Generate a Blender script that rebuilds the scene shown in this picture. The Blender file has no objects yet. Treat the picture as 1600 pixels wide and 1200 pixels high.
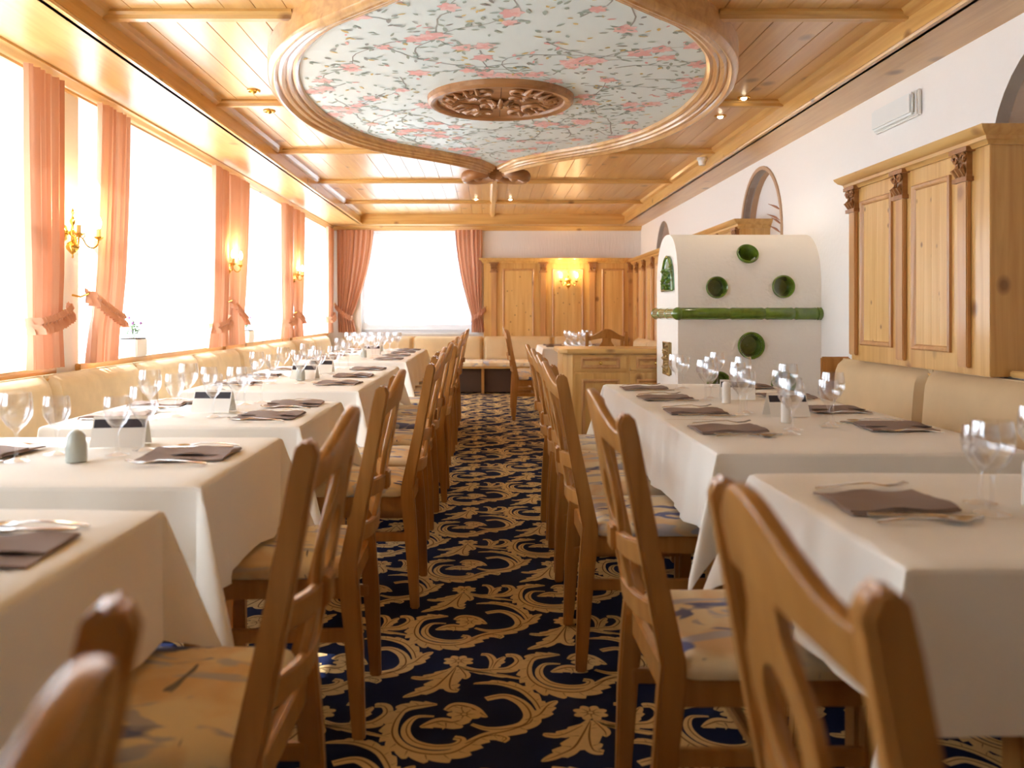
import bpy, bmesh, math, random
from mathutils import Vector, Matrix
R = random.Random(7)
PI = math.pi
sc = bpy.context.scene
COL = sc.collection

# ------------------------------------------------------------ camera, world, light, exposure
H = 1.14
cam_d = bpy.data.cameras.new('camera'); cam = bpy.data.objects.new('camera', cam_d); COL.objects.link(cam)
cam.location = (0, 0, H); cam.rotation_euler = (PI/2, 0, 0)
cam_d.sensor_width = 36; cam_d.lens = 36*1330/1600
cam_d.shift_x = 40/1600; cam_d.shift_y = -111/1600
cam_d.clip_start = 0.05
cam_d.dof.use_dof = True; cam_d.dof.focus_distance = 4.6; cam_d.dof.aperture_fstop = 3.2
sc.camera = cam
vs = sc.view_settings
vs.view_transform = 'Standard'; vs.look = 'None'; vs.gamma = 1; vs.use_curve_mapping = False
vs.exposure = 1.15
sc.cycles.max_bounces = 10; sc.cycles.diffuse_bounces = 6; sc.cycles.transparent_max_bounces = 24
sc.cycles.caustics_reflective = False; sc.cycles.caustics_refractive = False
sc.cycles.sample_clamp_indirect = 6

def lin(r, g, b):
    f = lambda c: (c/255/12.92) if c/255 <= 0.04045 else ((c/255+0.055)/1.055)**2.4
    return (f(r), f(g), f(b), 1)

w = bpy.data.worlds.new('world'); sc.world = w; w.use_nodes = True
bg = w.node_tree.nodes['Background']; bg.inputs['Color'].default_value = (0.74, 0.87, 1.0, 1); bg.inputs['Strength'].default_value = 5.2

sun_d = bpy.data.lights.new('sun', 'SUN'); sun = bpy.data.objects.new('sun', sun_d); COL.objects.link(sun)
sun_d.energy = 15; sun_d.angle = math.radians(0.6); sun_d.color = (1, .98, .96)
sun.rotation_euler = Vector((1, -.06, -1.09)).to_track_quat('-Z', 'Y').to_euler()
sun.location = (-8, 6, 8)

# window openings: (y0, y1) in the window wall, (x0, x1) in the end wall
XL, XR, YB, YF = -2.32, 2.29, 12.62, -2.6
WIN_L = [(0.55, 1.95), (2.3, 4.50), (4.84, 7.36), (7.52, 9.86), (10.08, 12.30)]
SILL, WTOP = 0.84, 2.36
def portal(loc, direction, sx, sz):
    d = bpy.data.lights.new('window_portal', 'AREA'); o = bpy.data.objects.new('window_portal', d); COL.objects.link(o)
    d.shape = 'RECTANGLE'; d.size = sx; d.size_y = sz; d.cycles.is_portal = True
    o.location = loc; o.rotation_euler = Vector(direction).to_track_quat('-Z', 'Z').to_euler()
for y0, y1 in WIN_L:
    portal((XL-.36, (y0+y1)/2, (SILL+WTOP)/2), (1, 0, 0), y1-y0+.1, WTOP-SILL+.1)
portal((-1.0, YB+.36, 1.6), (0, -1, 0), 1.9, 1.6)

# ------------------------------------------------------------ materials
MATS = {}
def newmat(name):
    m = bpy.data.materials.new(name); m.use_nodes = True; nt = m.node_tree
    return m, nt, nt.nodes['Principled BSDF'], nt.nodes, nt.links
def plain(name, col, rough=.5, metal=0, coat=0, bump=0, bscale=80, emit=None, es=0, spec=.5, var=0, vscale=6):
    m, nt, p, N, L = newmat(name)
    p.inputs['Base Color'].default_value = col; p.inputs['Roughness'].default_value = rough
    p.inputs['Metallic'].default_value = metal; p.inputs['Coat Weight'].default_value = coat
    p.inputs['Specular IOR Level'].default_value = spec
    if emit: p.inputs['Emission Color'].default_value = emit; p.inputs['Emission Strength'].default_value = es
    if bump or var:
        tc = N.new('ShaderNodeTexCoord')
    if bump:
        n = N.new('ShaderNodeTexNoise'); n.inputs['Scale'].default_value = bscale; n.inputs['Detail'].default_value = 3
        b = N.new('ShaderNodeBump'); b.inputs['Strength'].default_value = bump; b.inputs['Distance'].default_value = .01
        L.new(tc.outputs['Object'], n.inputs['Vector']); L.new(n.outputs['Fac'], b.inputs['Height']); L.new(b.outputs['Normal'], p.inputs['Normal'])
    if var:
        n = N.new('ShaderNodeTexNoise'); n.inputs['Scale'].default_value = vscale; n.inputs['Detail'].default_value = 4
        mx = N.new('ShaderNodeMix'); mx.data_type = 'RGBA'
        mx.inputs['A'].default_value = tuple(c*(1-var) for c in col[:3])+(1,); mx.inputs['B'].default_value = tuple(min(1, c*(1+var)) for c in col[:3])+(1,)
        L.new(tc.outputs['Object'], n.inputs['Vector']); L.new(n.outputs['Fac'], mx.inputs['Factor']); L.new(mx.outputs['Result'], p.inputs['Base Color'])
    MATS[name] = m
    return m
def wood(name, axis, c1, c2, knot=1, rough=.3, coat=.3, grain=26, kscale=3.2, kcol=(110, 62, 22), spec=.5):
    m, nt, p, N, L = newmat(name)
    tc = N.new('ShaderNodeTexCoord'); oi = N.new('ShaderNodeObjectInfo')
    rnd = N.new('ShaderNodeVectorMath'); rnd.operation = 'SCALE'; rnd.inputs[0].default_value = (37.1, 53.7, 91.3); L.new(oi.outputs['Random'], rnd.inputs['Scale'])
    add = N.new('ShaderNodeVectorMath'); add.operation = 'ADD'; L.new(tc.outputs['Object'], add.inputs[0]); L.new(rnd.outputs[0], add.inputs[1])
    def mapped(cross, along):
        mp = N.new('ShaderNodeMapping'); s = [cross]*3; s['xyz'.index(axis)] = along
        mp.inputs['Scale'].default_value = s; L.new(add.outputs[0], mp.inputs['Vector']); return mp
    n1 = N.new('ShaderNodeTexNoise'); n1.inputs['Scale'].default_value = 1; n1.inputs['Detail'].default_value = 4; n1.inputs['Distortion'].default_value = .6
    L.new(mapped(grain, grain*.05).outputs[0], n1.inputs['Vector'])
    n2 = N.new('ShaderNodeTexNoise'); n2.inputs['Scale'].default_value = 1; n2.inputs['Detail'].default_value = 2
    L.new(mapped(4, .8).outputs[0], n2.inputs['Vector'])
    ad = N.new('ShaderNodeMath'); ad.operation = 'MULTIPLY_ADD'; ad.inputs[1].default_value = .65; L.new(n1.outputs['Fac'], ad.inputs[0])
    m2 = N.new('ShaderNodeMath'); m2.operation = 'MULTIPLY'; m2.inputs[1].default_value = .35; L.new(n2.outputs['Fac'], m2.inputs[0]); L.new(m2.outputs[0], ad.inputs[2])
    cr = N.new('ShaderNodeValToRGB'); cr.color_ramp.elements[0].position = .34; cr.color_ramp.elements[0].color = c2
    cr.color_ramp.elements[1].position = .62; cr.color_ramp.elements[1].color = c1
    L.new(ad.outputs[0], cr.inputs['Fac'])
    out = cr.outputs['Color']
    if knot:
        v = N.new('ShaderNodeTexVoronoi'); v.inputs['Scale'].default_value = 1
        L.new(mapped(kscale*1.35, kscale).outputs[0], v.inputs['Vector'])
        kr = N.new('ShaderNodeValToRGB'); e = kr.color_ramp.elements
        e[0].position = .06; e[0].color = (1, 1, 1, 1); e[1].position = .16; e[1].color = (0, 0, 0, 1)
        L.new(v.outputs['Distance'], kr.inputs['Fac'])
        km = N.new('ShaderNodeMath'); km.operation = 'MULTIPLY'; km.inputs[1].default_value = .75*knot; L.new(kr.outputs['Color'], km.inputs[0])
        mx = N.new('ShaderNodeMix'); mx.data_type = 'RGBA'; L.new(km.outputs[0], mx.inputs['Factor']); L.new(out, mx.inputs['A']); mx.inputs['B'].default_value = lin(*kcol)
        out = mx.outputs['Result']
    L.new(out, p.inputs['Base Color'])
    p.inputs['Roughness'].default_value = rough; p.inputs['Coat Weight'].default_value = coat; p.inputs['Coat Roughness'].default_value = .12
    p.inputs['Specular IOR Level'].default_value = spec
    if 'ceiling' in name or 'soffit' in name: p.inputs['Coat Roughness'].default_value = .30
    MATS[name] = m
    return m
P1, P2 = lin(222, 180, 110), lin(198, 148, 78)
for ax in 'xyz':
    wood('pine_'+ax, ax, P1, P2, 1, .34, .25)
wood('pine_ceiling', 'y', lin(220, 178, 112), lin(202, 152, 86), 1, .28, .4, kscale=2.2)
wood('pine_soffit', 'y', lin(220, 178, 112), lin(202, 152, 86), 1, .32, .22, kscale=2.2)
wood('pine_panel', 'z', lin(228, 188, 120), lin(208, 160, 90), 1, .36, .2, kscale=9)
wood('pine_red', 'z', lin(206, 158, 102), lin(184, 132, 78), .7, .36, .2)
wood('chair_wood', 'z', lin(192, 138, 74), lin(166, 112, 52), 0, .30, .35, grain=30)
wood('carved_wood', 'x', lin(176, 126, 78), lin(144, 96, 54), 0, .38, .2)
wood('medallion_wood', 'y', lin(216, 172, 112), lin(186, 138, 84), .4, .28, .4)
plain('plaster', lin(246, 244, 240), .85, bump=.25, bscale=30)
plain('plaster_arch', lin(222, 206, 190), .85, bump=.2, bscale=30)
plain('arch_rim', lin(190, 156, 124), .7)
plain('stove_plaster', lin(242, 236, 226), .8, bump=.5, bscale=34)
plain('green_glaze', lin(96, 122, 40), .12, coat=.6, var=.55, vscale=22)
plain('dark_glaze', lin(46, 52, 22), .25, coat=.4, var=.4, vscale=20)
plain('tile_green', lin(120, 160, 120), .15, coat=.6, var=.6, vscale=30)
plain('tile_brown', lin(176, 146, 92), .2, coat=.6, var=.5, vscale=40)
plain('navy', lin(28, 36, 68), .95, bump=.4, bscale=400, spec=.1)
plain('gold_pile', lin(216, 186, 132), .95, bump=.4, bscale=400, spec=.1, var=.12, vscale=40)
plain('brown_pile', lin(128, 94, 56), .95, spec=.1)
plain('painted_panel', lin(226, 240, 240), .45, coat=.1)
plain('paint_pink', lin(234, 180, 176), .6); plain('paint_rose', lin(240, 204, 200), .6)
plain('paint_green', lin(160, 176, 166), .6); plain('paint_grey', lin(158, 162, 158), .6); plain('paint_gold', lin(216, 190, 120), .6)
plain('cloth', lin(244, 239, 229), .85, bump=.12, bscale=9, var=.03)
plain('napkin', lin(146, 126, 116), .9, bump=.1, bscale=60)
plain('steel', lin(200, 196, 190), .18, metal=1)
plain('brass', lin(226, 184, 92), .16, metal=1)
plain('velvet', lin(226, 208, 172), .8, bump=.1, bscale=20, var=.16, vscale=11)
plain('velvet_tan', lin(208, 182, 142), .8, bump=.1, bscale=20, var=.10, vscale=7)
plain('button', lin(190, 156, 108), .8)
plain('bench_dark', lin(74, 50, 34), .6)
plain('white_plastic', lin(238, 238, 234), .4)
plain('white_frame', lin(240, 243, 246), .35)
plain('porcelain', lin(236, 234, 230), .15, coat=.5); plain('porcelain_grey', lin(186, 192, 184), .3, coat=.3)
plain('paper', lin(244, 240, 232), .7); plain('print_dark', lin(50, 44, 52), .6)
plain('pot_white', lin(236, 234, 226), .5); plain('leaf', lin(96, 130, 74), .6); plain('petal', lin(150, 110, 160), .6)
plain('diffuser', lin(236, 240, 238), .3)
plain('bulb', (1, .9, .7, 1), .4, emit=(1, .80, .52, 1), es=22)
plain('lamp_glow', (1, .9, .7, 1), .4, emit=(1, .86, .62, 1), es=9)
plain('candle', lin(236, 206, 140), .5)
plain('facade', lin(226, 228, 226), .8); plain('facade_glass', lin(120, 140, 170), .3); plain('asphalt', lin(196, 196, 192), .9)
plain('stalk', lin(176, 124, 96), .8)

def curtain_mat():
    m, nt, p, N, L = newmat('curtain'); c = lin(218, 164, 132)
    p.inputs['Base Color'].default_value = c; p.inputs['Roughness'].default_value = .55; p.inputs['Sheen Weight'].default_value = .3
    t = N.new('ShaderNodeBsdfTranslucent'); t.inputs['Color'].default_value = lin(232, 184, 150)
    mx = N.new('ShaderNodeMixShader'); mx.inputs[0].default_value = .10
    L.new(p.outputs[0], mx.inputs[1]); L.new(t.outputs[0], mx.inputs[2]); L.new(mx.outputs[0], N['Material Output'].inputs['Surface'])
    MATS['curtain'] = m
curtain_mat()
def sheer_mat(name, alpha):
    m, nt, p, N, L = newmat(name)
    p.inputs['Base Color'].default_value = (.92, .93, .95, 1); p.inputs['Roughness'].default_value = .9; p.inputs['Specular IOR Level'].default_value = .1
    t = N.new('ShaderNodeBsdfTranslucent'); t.inputs['Color'].default_value = (.95, .96, .98, 1)
    mx = N.new('ShaderNodeMixShader'); mx.inputs[0].default_value = .62
    tr = N.new('ShaderNodeBsdfTransparent')
    tc = N.new('ShaderNodeTexCoord'); mp = N.new('ShaderNodeMapping'); mp.inputs['Scale'].default_value = (60, 60, 3)
    n = N.new('ShaderNodeTexNoise'); n.inputs['Scale'].default_value = 1; L.new(tc.outputs['Object'], mp.inputs['Vector']); L.new(mp.outputs[0], n.inputs['Vector'])
    mr = N.new('ShaderNodeMapRange'); mr.inputs['To Min'].default_value = alpha-.18; mr.inputs['To Max'].default_value = alpha+.18; L.new(n.outputs['Fac'], mr.inputs['Value'])
    m2 = N.new('ShaderNodeMixShader'); L.new(mr.outputs[0], m2.inputs[0])
    L.new(p.outputs[0], mx.inputs[1]); L.new(t.outputs[0], mx.inputs[2]); L.new(tr.outputs[0], m2.inputs[1]); L.new(mx.outputs[0], m2.inputs[2])
    L.new(m2.outputs[0], N['Material Output'].inputs['Surface']); MATS[name] = m
sheer_mat('sheer', .62); sheer_mat('lace', .85)
def glass_mat(name, lo, hi, tint):
    m, nt, p, N, L = newmat(name); N.remove(p)
    tr = N.new('ShaderNodeBsdfTransparent'); tr.inputs['Color'].default_value = tint
    g = N.new('ShaderNodeBsdfGlossy'); g.inputs['Roughness'].default_value = .02; g.inputs['Color'].default_value = (.95, .97, 1, 1)
    lw = N.new('ShaderNodeLayerWeight'); lw.inputs['Blend'].default_value = .25
    mr = N.new('ShaderNodeMapRange'); mr.inputs['To Min'].default_value = lo; mr.inputs['To Max'].default_value = hi; L.new(lw.outputs['Facing'], mr.inputs['Value'])
    mx = N.new('ShaderNodeMixShader'); L.new(mr.outputs[0], mx.inputs[0]); L.new(tr.outputs[0], mx.inputs[1]); L.new(g.outputs[0], mx.inputs[2])
    L.new(mx.outputs[0], N['Material Output'].inputs['Surface']); MATS[name] = m
glass_mat('glass', .05, .75, (.985, .985, .985, 1)); glass_mat('pane', .03, .5, (.97, .98, .99, 1))
def fabric_mat():
    m, nt, p, N, L = newmat('seat_fabric')
    tc = N.new('ShaderNodeTexCoord'); oi = N.new('ShaderNodeObjectInfo')
    rnd = N.new('ShaderNodeVectorMath'); rnd.operation = 'SCALE'; rnd.inputs[0].default_value = (17.1, 23.7, 31.3); L.new(oi.outputs['Random'], rnd.inputs['Scale'])
    add = N.new('ShaderNodeVectorMath'); add.operation = 'ADD'; L.new(tc.outputs['Object'], add.inputs[0]); L.new(rnd.outputs[0], add.inputs[1])
    def nz(sc_, rot, th, wd):
        mp = N.new('ShaderNodeMapping'); mp.inputs['Scale'].default_value = sc_; mp.inputs['Rotation'].default_value = (0, 0, rot); L.new(add.outputs[0], mp.inputs['Vector'])
        n = N.new('ShaderNodeTexNoise'); n.inputs['Scale'].default_value = 1; n.inputs['Detail'].default_value = 2.5; n.inputs['Distortion'].default_value = .8; L.new(mp.outputs[0], n.inputs['Vector'])
        r = N.new('ShaderNodeValToRGB'); r.color_ramp.elements[0].position = th; r.color_ramp.elements[1].position = th+wd; L.new(n.outputs['Fac'], r.inputs['Fac']); return r.outputs['Color']
    def mix(f, a, b):
        x = N.new('ShaderNodeMix'); x.data_type = 'RGBA'; L.new(f, x.inputs['Factor'])
        if isinstance(a, tuple): x.inputs['A'].default_value = a
        else: L.new(a, x.inputs['A'])
        x.inputs['B'].default_value = b; return x.outputs['Result']
    c = mix(nz((6, 6, 6), .3, .46, .16), lin(232, 216, 182), lin(220, 188, 144))
    c = mix(nz((5, 14, 9), .9, .56, .05), c, lin(184, 180, 186))
    c = mix(nz((6, 13, 9), -.5, .60, .04), c, lin(108, 114, 156))
    c = mix(nz((22, 5, 9), .4, .70, .02), c, lin(120, 112, 112))
    L.new(c, p.inputs['Base Color']); p.inputs['Roughness'].default_value = .85; MATS['seat_fabric'] = m
fabric_mat()
def wallpaper():
    m, nt, p, N, L = newmat('wallpaper')
    p.inputs['Base Color'].default_value = lin(236, 232, 228); p.inputs['Roughness'].default_value = .8
    tc = N.new('ShaderNodeTexCoord'); mp = N.new('ShaderNodeMapping'); mp.inputs['Scale'].default_value = (60, 60, 6); L.new(tc.outputs['Object'], mp.inputs['Vector'])
    n = N.new('ShaderNodeTexNoise'); n.inputs['Scale'].default_value = 1; L.new(mp.outputs[0], n.inputs['Vector'])
    b = N.new('ShaderNodeBump'); b.inputs['Strength'].default_value = .5; b.inputs['Distance'].default_value = .01; L.new(n.outputs['Fac'], b.inputs['Height']); L.new(b.outputs['Normal'], p.inputs['Normal'])
    MATS['wallpaper'] = m
wallpaper()

# ------------------------------------------------------------ mesh helpers
def link(o, parent=None, **props):
    COL.objects.link(o)
    if parent is not None: o.parent = parent
    for k, v in props.items():
        if v: o[k] = v
    return o
def empty(name, loc=(0, 0, 0), rz=0, **props):
    o = bpy.data.objects.new(name, None); o.empty_display_size = .05; o.location = loc; o.rotation_euler = (0, 0, rz)
    return link(o, None, **props)
def weighted(me):
    vf = [[] for _ in me.vertices]; N_ = [p.normal.copy() for p in me.polygons]; A_ = [p.area for p in me.polygons]
    for p in me.polygons:
        for v in p.vertices: vf[v].append(p.index)
    out = [None]*len(me.loops); lim = math.cos(math.radians(60))
    for p in me.polygons:
        n0 = N_[p.index]
        for li, v in zip(p.loop_indices, p.vertices):
            acc = Vector()
            for k in vf[v]:
                if N_[k].dot(n0) > lim: acc += N_[k]*A_[k]
            out[li] = acc.normalized() if acc.length > 1e-12 else n0
    me.normals_split_custom_set(out)
class MB:
    def __init__(s): s.v = []; s.f = []; s.m = []
    def add(s, vs_, fs, mi=0, M=None):
        b = len(s.v); s.v += [tuple(M @ Vector(v)) if M is not None else tuple(v) for v in vs_]
        s.f += [tuple(b+i for i in f) for f in fs]; s.m += [mi]*len(fs); return s
    def box(s, x0, x1, y0, y1, z0, z1, mi=0, M=None):
        v = [(x0, y0, z0), (x1, y0, z0), (x1, y1, z0), (x0, y1, z0), (x0, y0, z1), (x1, y0, z1), (x1, y1, z1), (x0, y1, z1)]
        return s.add(v, [(0, 3, 2, 1), (4, 5, 6, 7), (0, 1, 5, 4), (1, 2, 6, 5), (2, 3, 7, 6), (3, 0, 4, 7)], mi, M)
    def loft(s, secs, mi=0, closed=True, caps=True, ring=False, M=None):
        n = len(secs[0]); v = [p for q in secs for p in q]; f = []
        K = len(secs)
        for i in range(K if ring else K-1):
            a, b = i*n, ((i+1) % K)*n
            for j in range(n if closed else n-1):
                k = (j+1) % n; f.append((a+j, a+k, b+k, b+j))
        if caps and not ring and closed:
            f.append(tuple(range(n-1, -1, -1))); f.append(tuple((K-1)*n+j for j in range(n)))
        return s.add(v, f, mi, M)
    def lathe(s, prof, n=20, mi=0, M=None, caps=False):
        secs = [[(r*math.cos(2*PI*j/n), r*math.sin(2*PI*j/n), z) for j in range(n)] for r, z in prof]
        return s.loft(secs, mi, True, caps, False, M)
    def tube(s, path, r, n=8, mi=0, M=None, flat=1):
        secs = []; P = [Vector(p) for p in path]
        for i, p in enumerate(P):
            t = (P[min(i+1, len(P)-1)]-P[max(i-1, 0)])
            t = t.normalized() if t.length > 1e-9 else Vector((0, 0, 1))
            a = Vector((0, 0, 1)) if abs(t.z) < .95 else Vector((1, 0, 0))
            u = t.cross(a).normalized(); v = u.cross(t).normalized(); rr = r[i] if isinstance(r, (list, tuple)) else r
            secs.append([tuple(p+u*rr*math.cos(2*PI*j/n)+v*rr*flat*math.sin(2*PI*j/n)) for j in range(n)])
        return s.loft(secs, mi, True, True, False, M)
    def ball(s, c, r, n=12, mi=0, sz=1, M=None):
        prof = [(max(1e-4, r*math.sin(PI*i/8)), c[2]-r*sz*math.cos(PI*i/8)) for i in range(9)]
        secs = [[(c[0]+q*math.cos(2*PI*j/n), c[1]+q*math.sin(2*PI*j/n), z) for j in range(n)] for q, z in prof]
        return s.loft(secs, mi, True, False, False, M)
    def mesh(s, name, mats, smooth=False, bevel=0, seg=2, angle=35):
        me = bpy.data.meshes.new(name); me.from_pydata(s.v, [], s.f)
        for m in mats: me.materials.append(MATS[m])
        me.polygons.foreach_set('material_index', s.m); me.update()
        bm = bmesh.new(); bm.from_mesh(me)
        if bevel:
            bmesh.ops.remove_doubles(bm, verts=bm.verts, dist=1e-5)
            ed = [e for e in bm.edges if len(e.link_faces) == 2 and e.calc_face_angle(0) > math.radians(angle)]
            try: bmesh.ops.bevel(bm, geom=ed, offset=bevel, segments=seg, affect='EDGES', clamp_overlap=True)
            except Exception: pass
        bmesh.ops.recalc_face_normals(bm, faces=bm.faces)
        bm.to_mesh(me); bm.free()
        if smooth or bevel:
            me.polygons.foreach_set('use_smooth', [True]*len(me.polygons))
            if bevel and not smooth: weighted(me)
            else: me.set_sharp_from_angle(angle=math.radians(40))
        return me
    def build(s, name, mats, parent=None, smooth=False, bevel=0, seg=2, loc=None, rot=None, **props):
        if isinstance(mats, str): mats = [mats]
        o = bpy.data.objects.new(name, s.mesh(name, mats, smooth, bevel, seg))
        if loc: o.location = loc
        if rot: o.rotation_euler = rot
        return link(o, parent, **props)
def poly_mesh(outer, holes, t, mapf):
    """polygon with holes extruded by t; mapf(u, v, w) -> xyz"""
    bm = bmesh.new(); edges = []
    for loop in [outer]+holes:
        vs_ = [bm.verts.new((u, v, 0)) for u, v in loop]
        for i in range(len(vs_)): edges.append(bm.edges.new((vs_[i], vs_[(i+1) % len(vs_)])))
    bmesh.ops.triangle_fill(bm, edges=edges, use_beauty=True)
    bmesh.ops.dissolve_limit(bm, angle_limit=.01, verts=[], edges=[e for e in bm.edges if len(e.link_faces) == 2]) if not holes else None
    r = bmesh.ops.extrude_face_region(bm, geom=bm.faces[:])
    bmesh.ops.translate(bm, vec=(0, 0, t), verts=[g for g in r['geom'] if isinstance(g, bmesh.types.BMVert)])
    bm.verts.index_update()
    V = [mapf(*v.co) for v in bm.verts]; F = [tuple(v.index for v in f.verts) for f in bm.faces]
    bm.free(); return V, F
def copy_tree(o, parent=None):
    c = o.copy(); COL.objects.link(c)
    if parent is not None: c.parent = parent
    for ch in list(o.children): copy_tree(ch, c)
    return c
ORD = ['first', 'second', 'third', 'fourth', 'fifth', 'sixth', 'seventh', 'eighth', 'ninth', 'tenth', 'eleventh', 'twelfth', 'thirteenth', 'fourteenth', 'fifteenth']

# ------------------------------------------------------------ room shell
fl = MB().box(XL-.3, XR+.3, YF-.2, YB+.2, -.1, 0).build('floor', 'navy', kind='structure')
# window wall
wl = MB(); T = .34
prev = YF-.2
for y0, y1 in WIN_L:
    wl.box(XL-T, XL, prev, y0, SILL, WTOP); prev = y1
wl.box(XL-T, XL, prev, YB+.2, SILL, WTOP)
wl.box(XL-T, XL, YF-.2, YB+.2, 0, SILL); wl.box(XL-T, XL, YF-.2, YB+.2, WTOP, 2.8)
wl.build('wall_left', 'plaster', kind='structure')
BW = (-1.86, -.14)
wb = MB()
wb.box(XL-T, BW[0], YB, YB+T, SILL, WTOP).box(BW[1], XR+.3, YB, YB+T, SILL, WTOP).box(XL-T, XR+.3, YB, YB+T, 0, SILL).box(XL-T, XR+.3, YB, YB+T, WTOP, 2.8)
wb.build('wall_back', 'wallpaper', kind='structure')
MB().box(XL-T, XR+.3, YF-.3, YF, 0, 2.8).build('wall_front', 'plaster', kind='structure')
# stove-side wall with arched recesses
ARCH = [(2.80, 3.87), (6.60, 7.62), (10.55, 11.50)]
AB, AS, AT = .87, 1.80, 2.33
def arch_loop(y0, y1, inset=0, n=20):
    c = (y0+y1)/2; r = (y1-y0)/2-inset; b = AB+inset
    pts = [(c-r, b), (c+r, b)]
    for i in range(n+1):
        a = PI*i/n; pts.append((c+r*math.cos(a), AS+(AT-AS-inset)*math.sin(a)))
    return pts
V, F = poly_mesh([(YF, 0), (YB, 0), (YB, 2.8), (YF, 2.8)], [arch_loop(*a) for a in ARCH], .06, lambda u, v, w_: (XR+w_, u, v))
wr = MB().add(V, F).build('wall_right', 'plaster', kind='structure')
for i, a in enumerate(ARCH):
    lp = arch_loop(*a); D = (.30, .13, .2)[i]
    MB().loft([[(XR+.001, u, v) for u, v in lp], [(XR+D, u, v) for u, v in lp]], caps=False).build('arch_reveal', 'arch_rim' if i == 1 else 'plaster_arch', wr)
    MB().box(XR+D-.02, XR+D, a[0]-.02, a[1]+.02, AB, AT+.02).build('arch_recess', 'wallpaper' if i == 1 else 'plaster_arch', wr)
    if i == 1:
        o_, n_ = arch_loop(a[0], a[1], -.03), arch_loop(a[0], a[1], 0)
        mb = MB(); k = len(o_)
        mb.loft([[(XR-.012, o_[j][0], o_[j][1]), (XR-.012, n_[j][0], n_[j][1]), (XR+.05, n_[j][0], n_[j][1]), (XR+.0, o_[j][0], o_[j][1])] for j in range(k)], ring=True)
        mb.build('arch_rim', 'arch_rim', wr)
MB().box(XR-.06, XR+.36, ARCH[0][0], 3.63, .865, .895).build('ledge', 'pine_y', wr, bevel=.006)
# ceiling
Z0, Z1 = 2.42, 2.565
TX0, TX1, TY1, TY0 = -1.81, 1.99, 12.25, -2.2
ce = MB().box(XL-.3, XR+.3, YF-.3, YB+.3, Z1+.06, Z1+.16).build('ceiling', 'plaster', kind='structure')
def soffit(x0, x1, y0, y1, ax):
    MB().box(x0, x1, y0, y1, Z0, Z0+.03).build('soffit_board', 'pine_soffit' if ax == 'y' else 'pine_x', ce, bevel=.003)
soffit(XL-.02, TX0, YF, YB, 'y'); soffit(TX1, XR+.02, YF, YB, 'y'); soffit(TX0, TX1, TY1, YB, 'x'); soffit(TX0, TX1, YF, TY0, 'x')
def beam(x0, x1, y0, y1, m):
    MB().box(x0, x1, y0, y1, Z0, Z1+.05).build('tray_board', m, ce, bevel=.003)
beam(TX0-.03, TX0+.002, TY0, TY1, 'pine_y'); beam(TX1-.002, TX1+.03, TY0, TY1, 'pine_y'); beam(TX0, TX1, TY1-.002, TY1+.03, 'pine_x'); beam(TX0, TX1, TY0-.03, TY0+.002, 'pine_x')
# small mouldings along tray edge
for x, s in ((TX0, 1), (TX1, -1)):
    mb = MB(); pr = [(0, Z0-.004), (s*.022, Z0-.004), (s*.026, Z0+.008), (s*.014, Z0+.02), (0, Z0+.02)]
    mb.loft([[(x+a, TY0, z) for a, z in pr], [(x+a, TY1, z) for a, z in pr]]).build('tray_moulding', 'pine_y', ce)
    pr = [(0, Z1), (s*.05, Z1), (s*.03, Z1-.02), (0, Z1-.035)]
    MB().loft([[(x+a, TY0, z) for a, z in pr], [(x+a, TY1, z) for a, z in pr]]).build('tray_moulding', 'pine_y', ce)
NPL = 26; pw = (TX1-TX0)/NPL
pm = MB().box(-pw/2+.0012, pw/2-.0012, TY0, TY1, Z1, Z1+.02).mesh('plank', ['pine_ceiling'], bevel=.002, seg=1)
for i in range(NPL):
    o = bpy.data.objects.new('plank', pm); o.location = (TX0+pw*(i+.5), 0, (i % 2)*.0008); link(o, ce)
# cornice mouldings round the walls
def run(name, pr, p0, p1, mat, parent=None, **kw):
    """profile (n, z) swept straight p0->p1 ; n measured along left normal of direction"""
    d = Vector((p1[0]-p0[0], p1[1]-p0[1], 0)).normalized(); nn = Vector((-d.y, d.x, 0))
    secs = [[(p[0]+nn.x*a, p[1]+nn.y*a, z) for a, z in pr] for p in (p0, p1)]
    return MB().loft(secs).build(name, mat, parent, smooth=True, **kw)
CP = [(0, Z0), (.075, Z0), (.075, Z0-.012), (.055, Z0-.022), (.045, Z0-.04), (.025, Z0-.05), (.02, Z0-.062), (0, Z0-.062)]
run('trim_1', [(-a, z) for a, z in CP], (XL, YF), (XL, YB), 'pine_y', kind='structure')
run('trim_2', [(-a, z) for a, z in CP], (XL, YB), (XR, YB), 'pine_x', kind='structure')
# battens
BP = [(-.045, Z1), (-.045, Z1-.012), (-.028, Z1-.022), (-.022, Z1-.04), (.022, Z1-.04), (.028, Z1-.022), (.045, Z1-.012), (.045, Z1)]
MCX, MCY = .09, 5.42
WPTS = [(-2.72, .03), (-2.55, .10), (-2.3, .24), (-2.1, .38), (-1.9, .56), (-1.7, .76), (-1.5, .95), (-1.2, 1.13), (-.9, 1.25), (-.45, 1.35), (0, 1.38), (.45, 1.35), (.9, 1.25), (1.2, 1.13), (1.5, .95), (1.7, .76), (1.9, .56), (2.1, .38), (2.3, .24), (2.55, .10), (2.72, .03)]
def cr_spline(P, k=6):
    out = []
    for i in range(len(P)-1):
        p0 = P[max(i-1, 0)]; p1 = P[i]; p2 = P[i+1]; p3 = P[min(i+2, len(P)-1)]
        for j in range(k):
            t = j/k
            out.append(tuple(.5*((2*b)+(-a+c)*t+(2*a-5*b+4*c-d)*t*t+(-a+3*b-3*c+d)*t**3) for a, b, c, d in zip(p0, p1, p2, p3)))
    out.append(P[-1]); return out
OUT = cr_spline(WPTS, 5)      # (dy, w)
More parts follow.
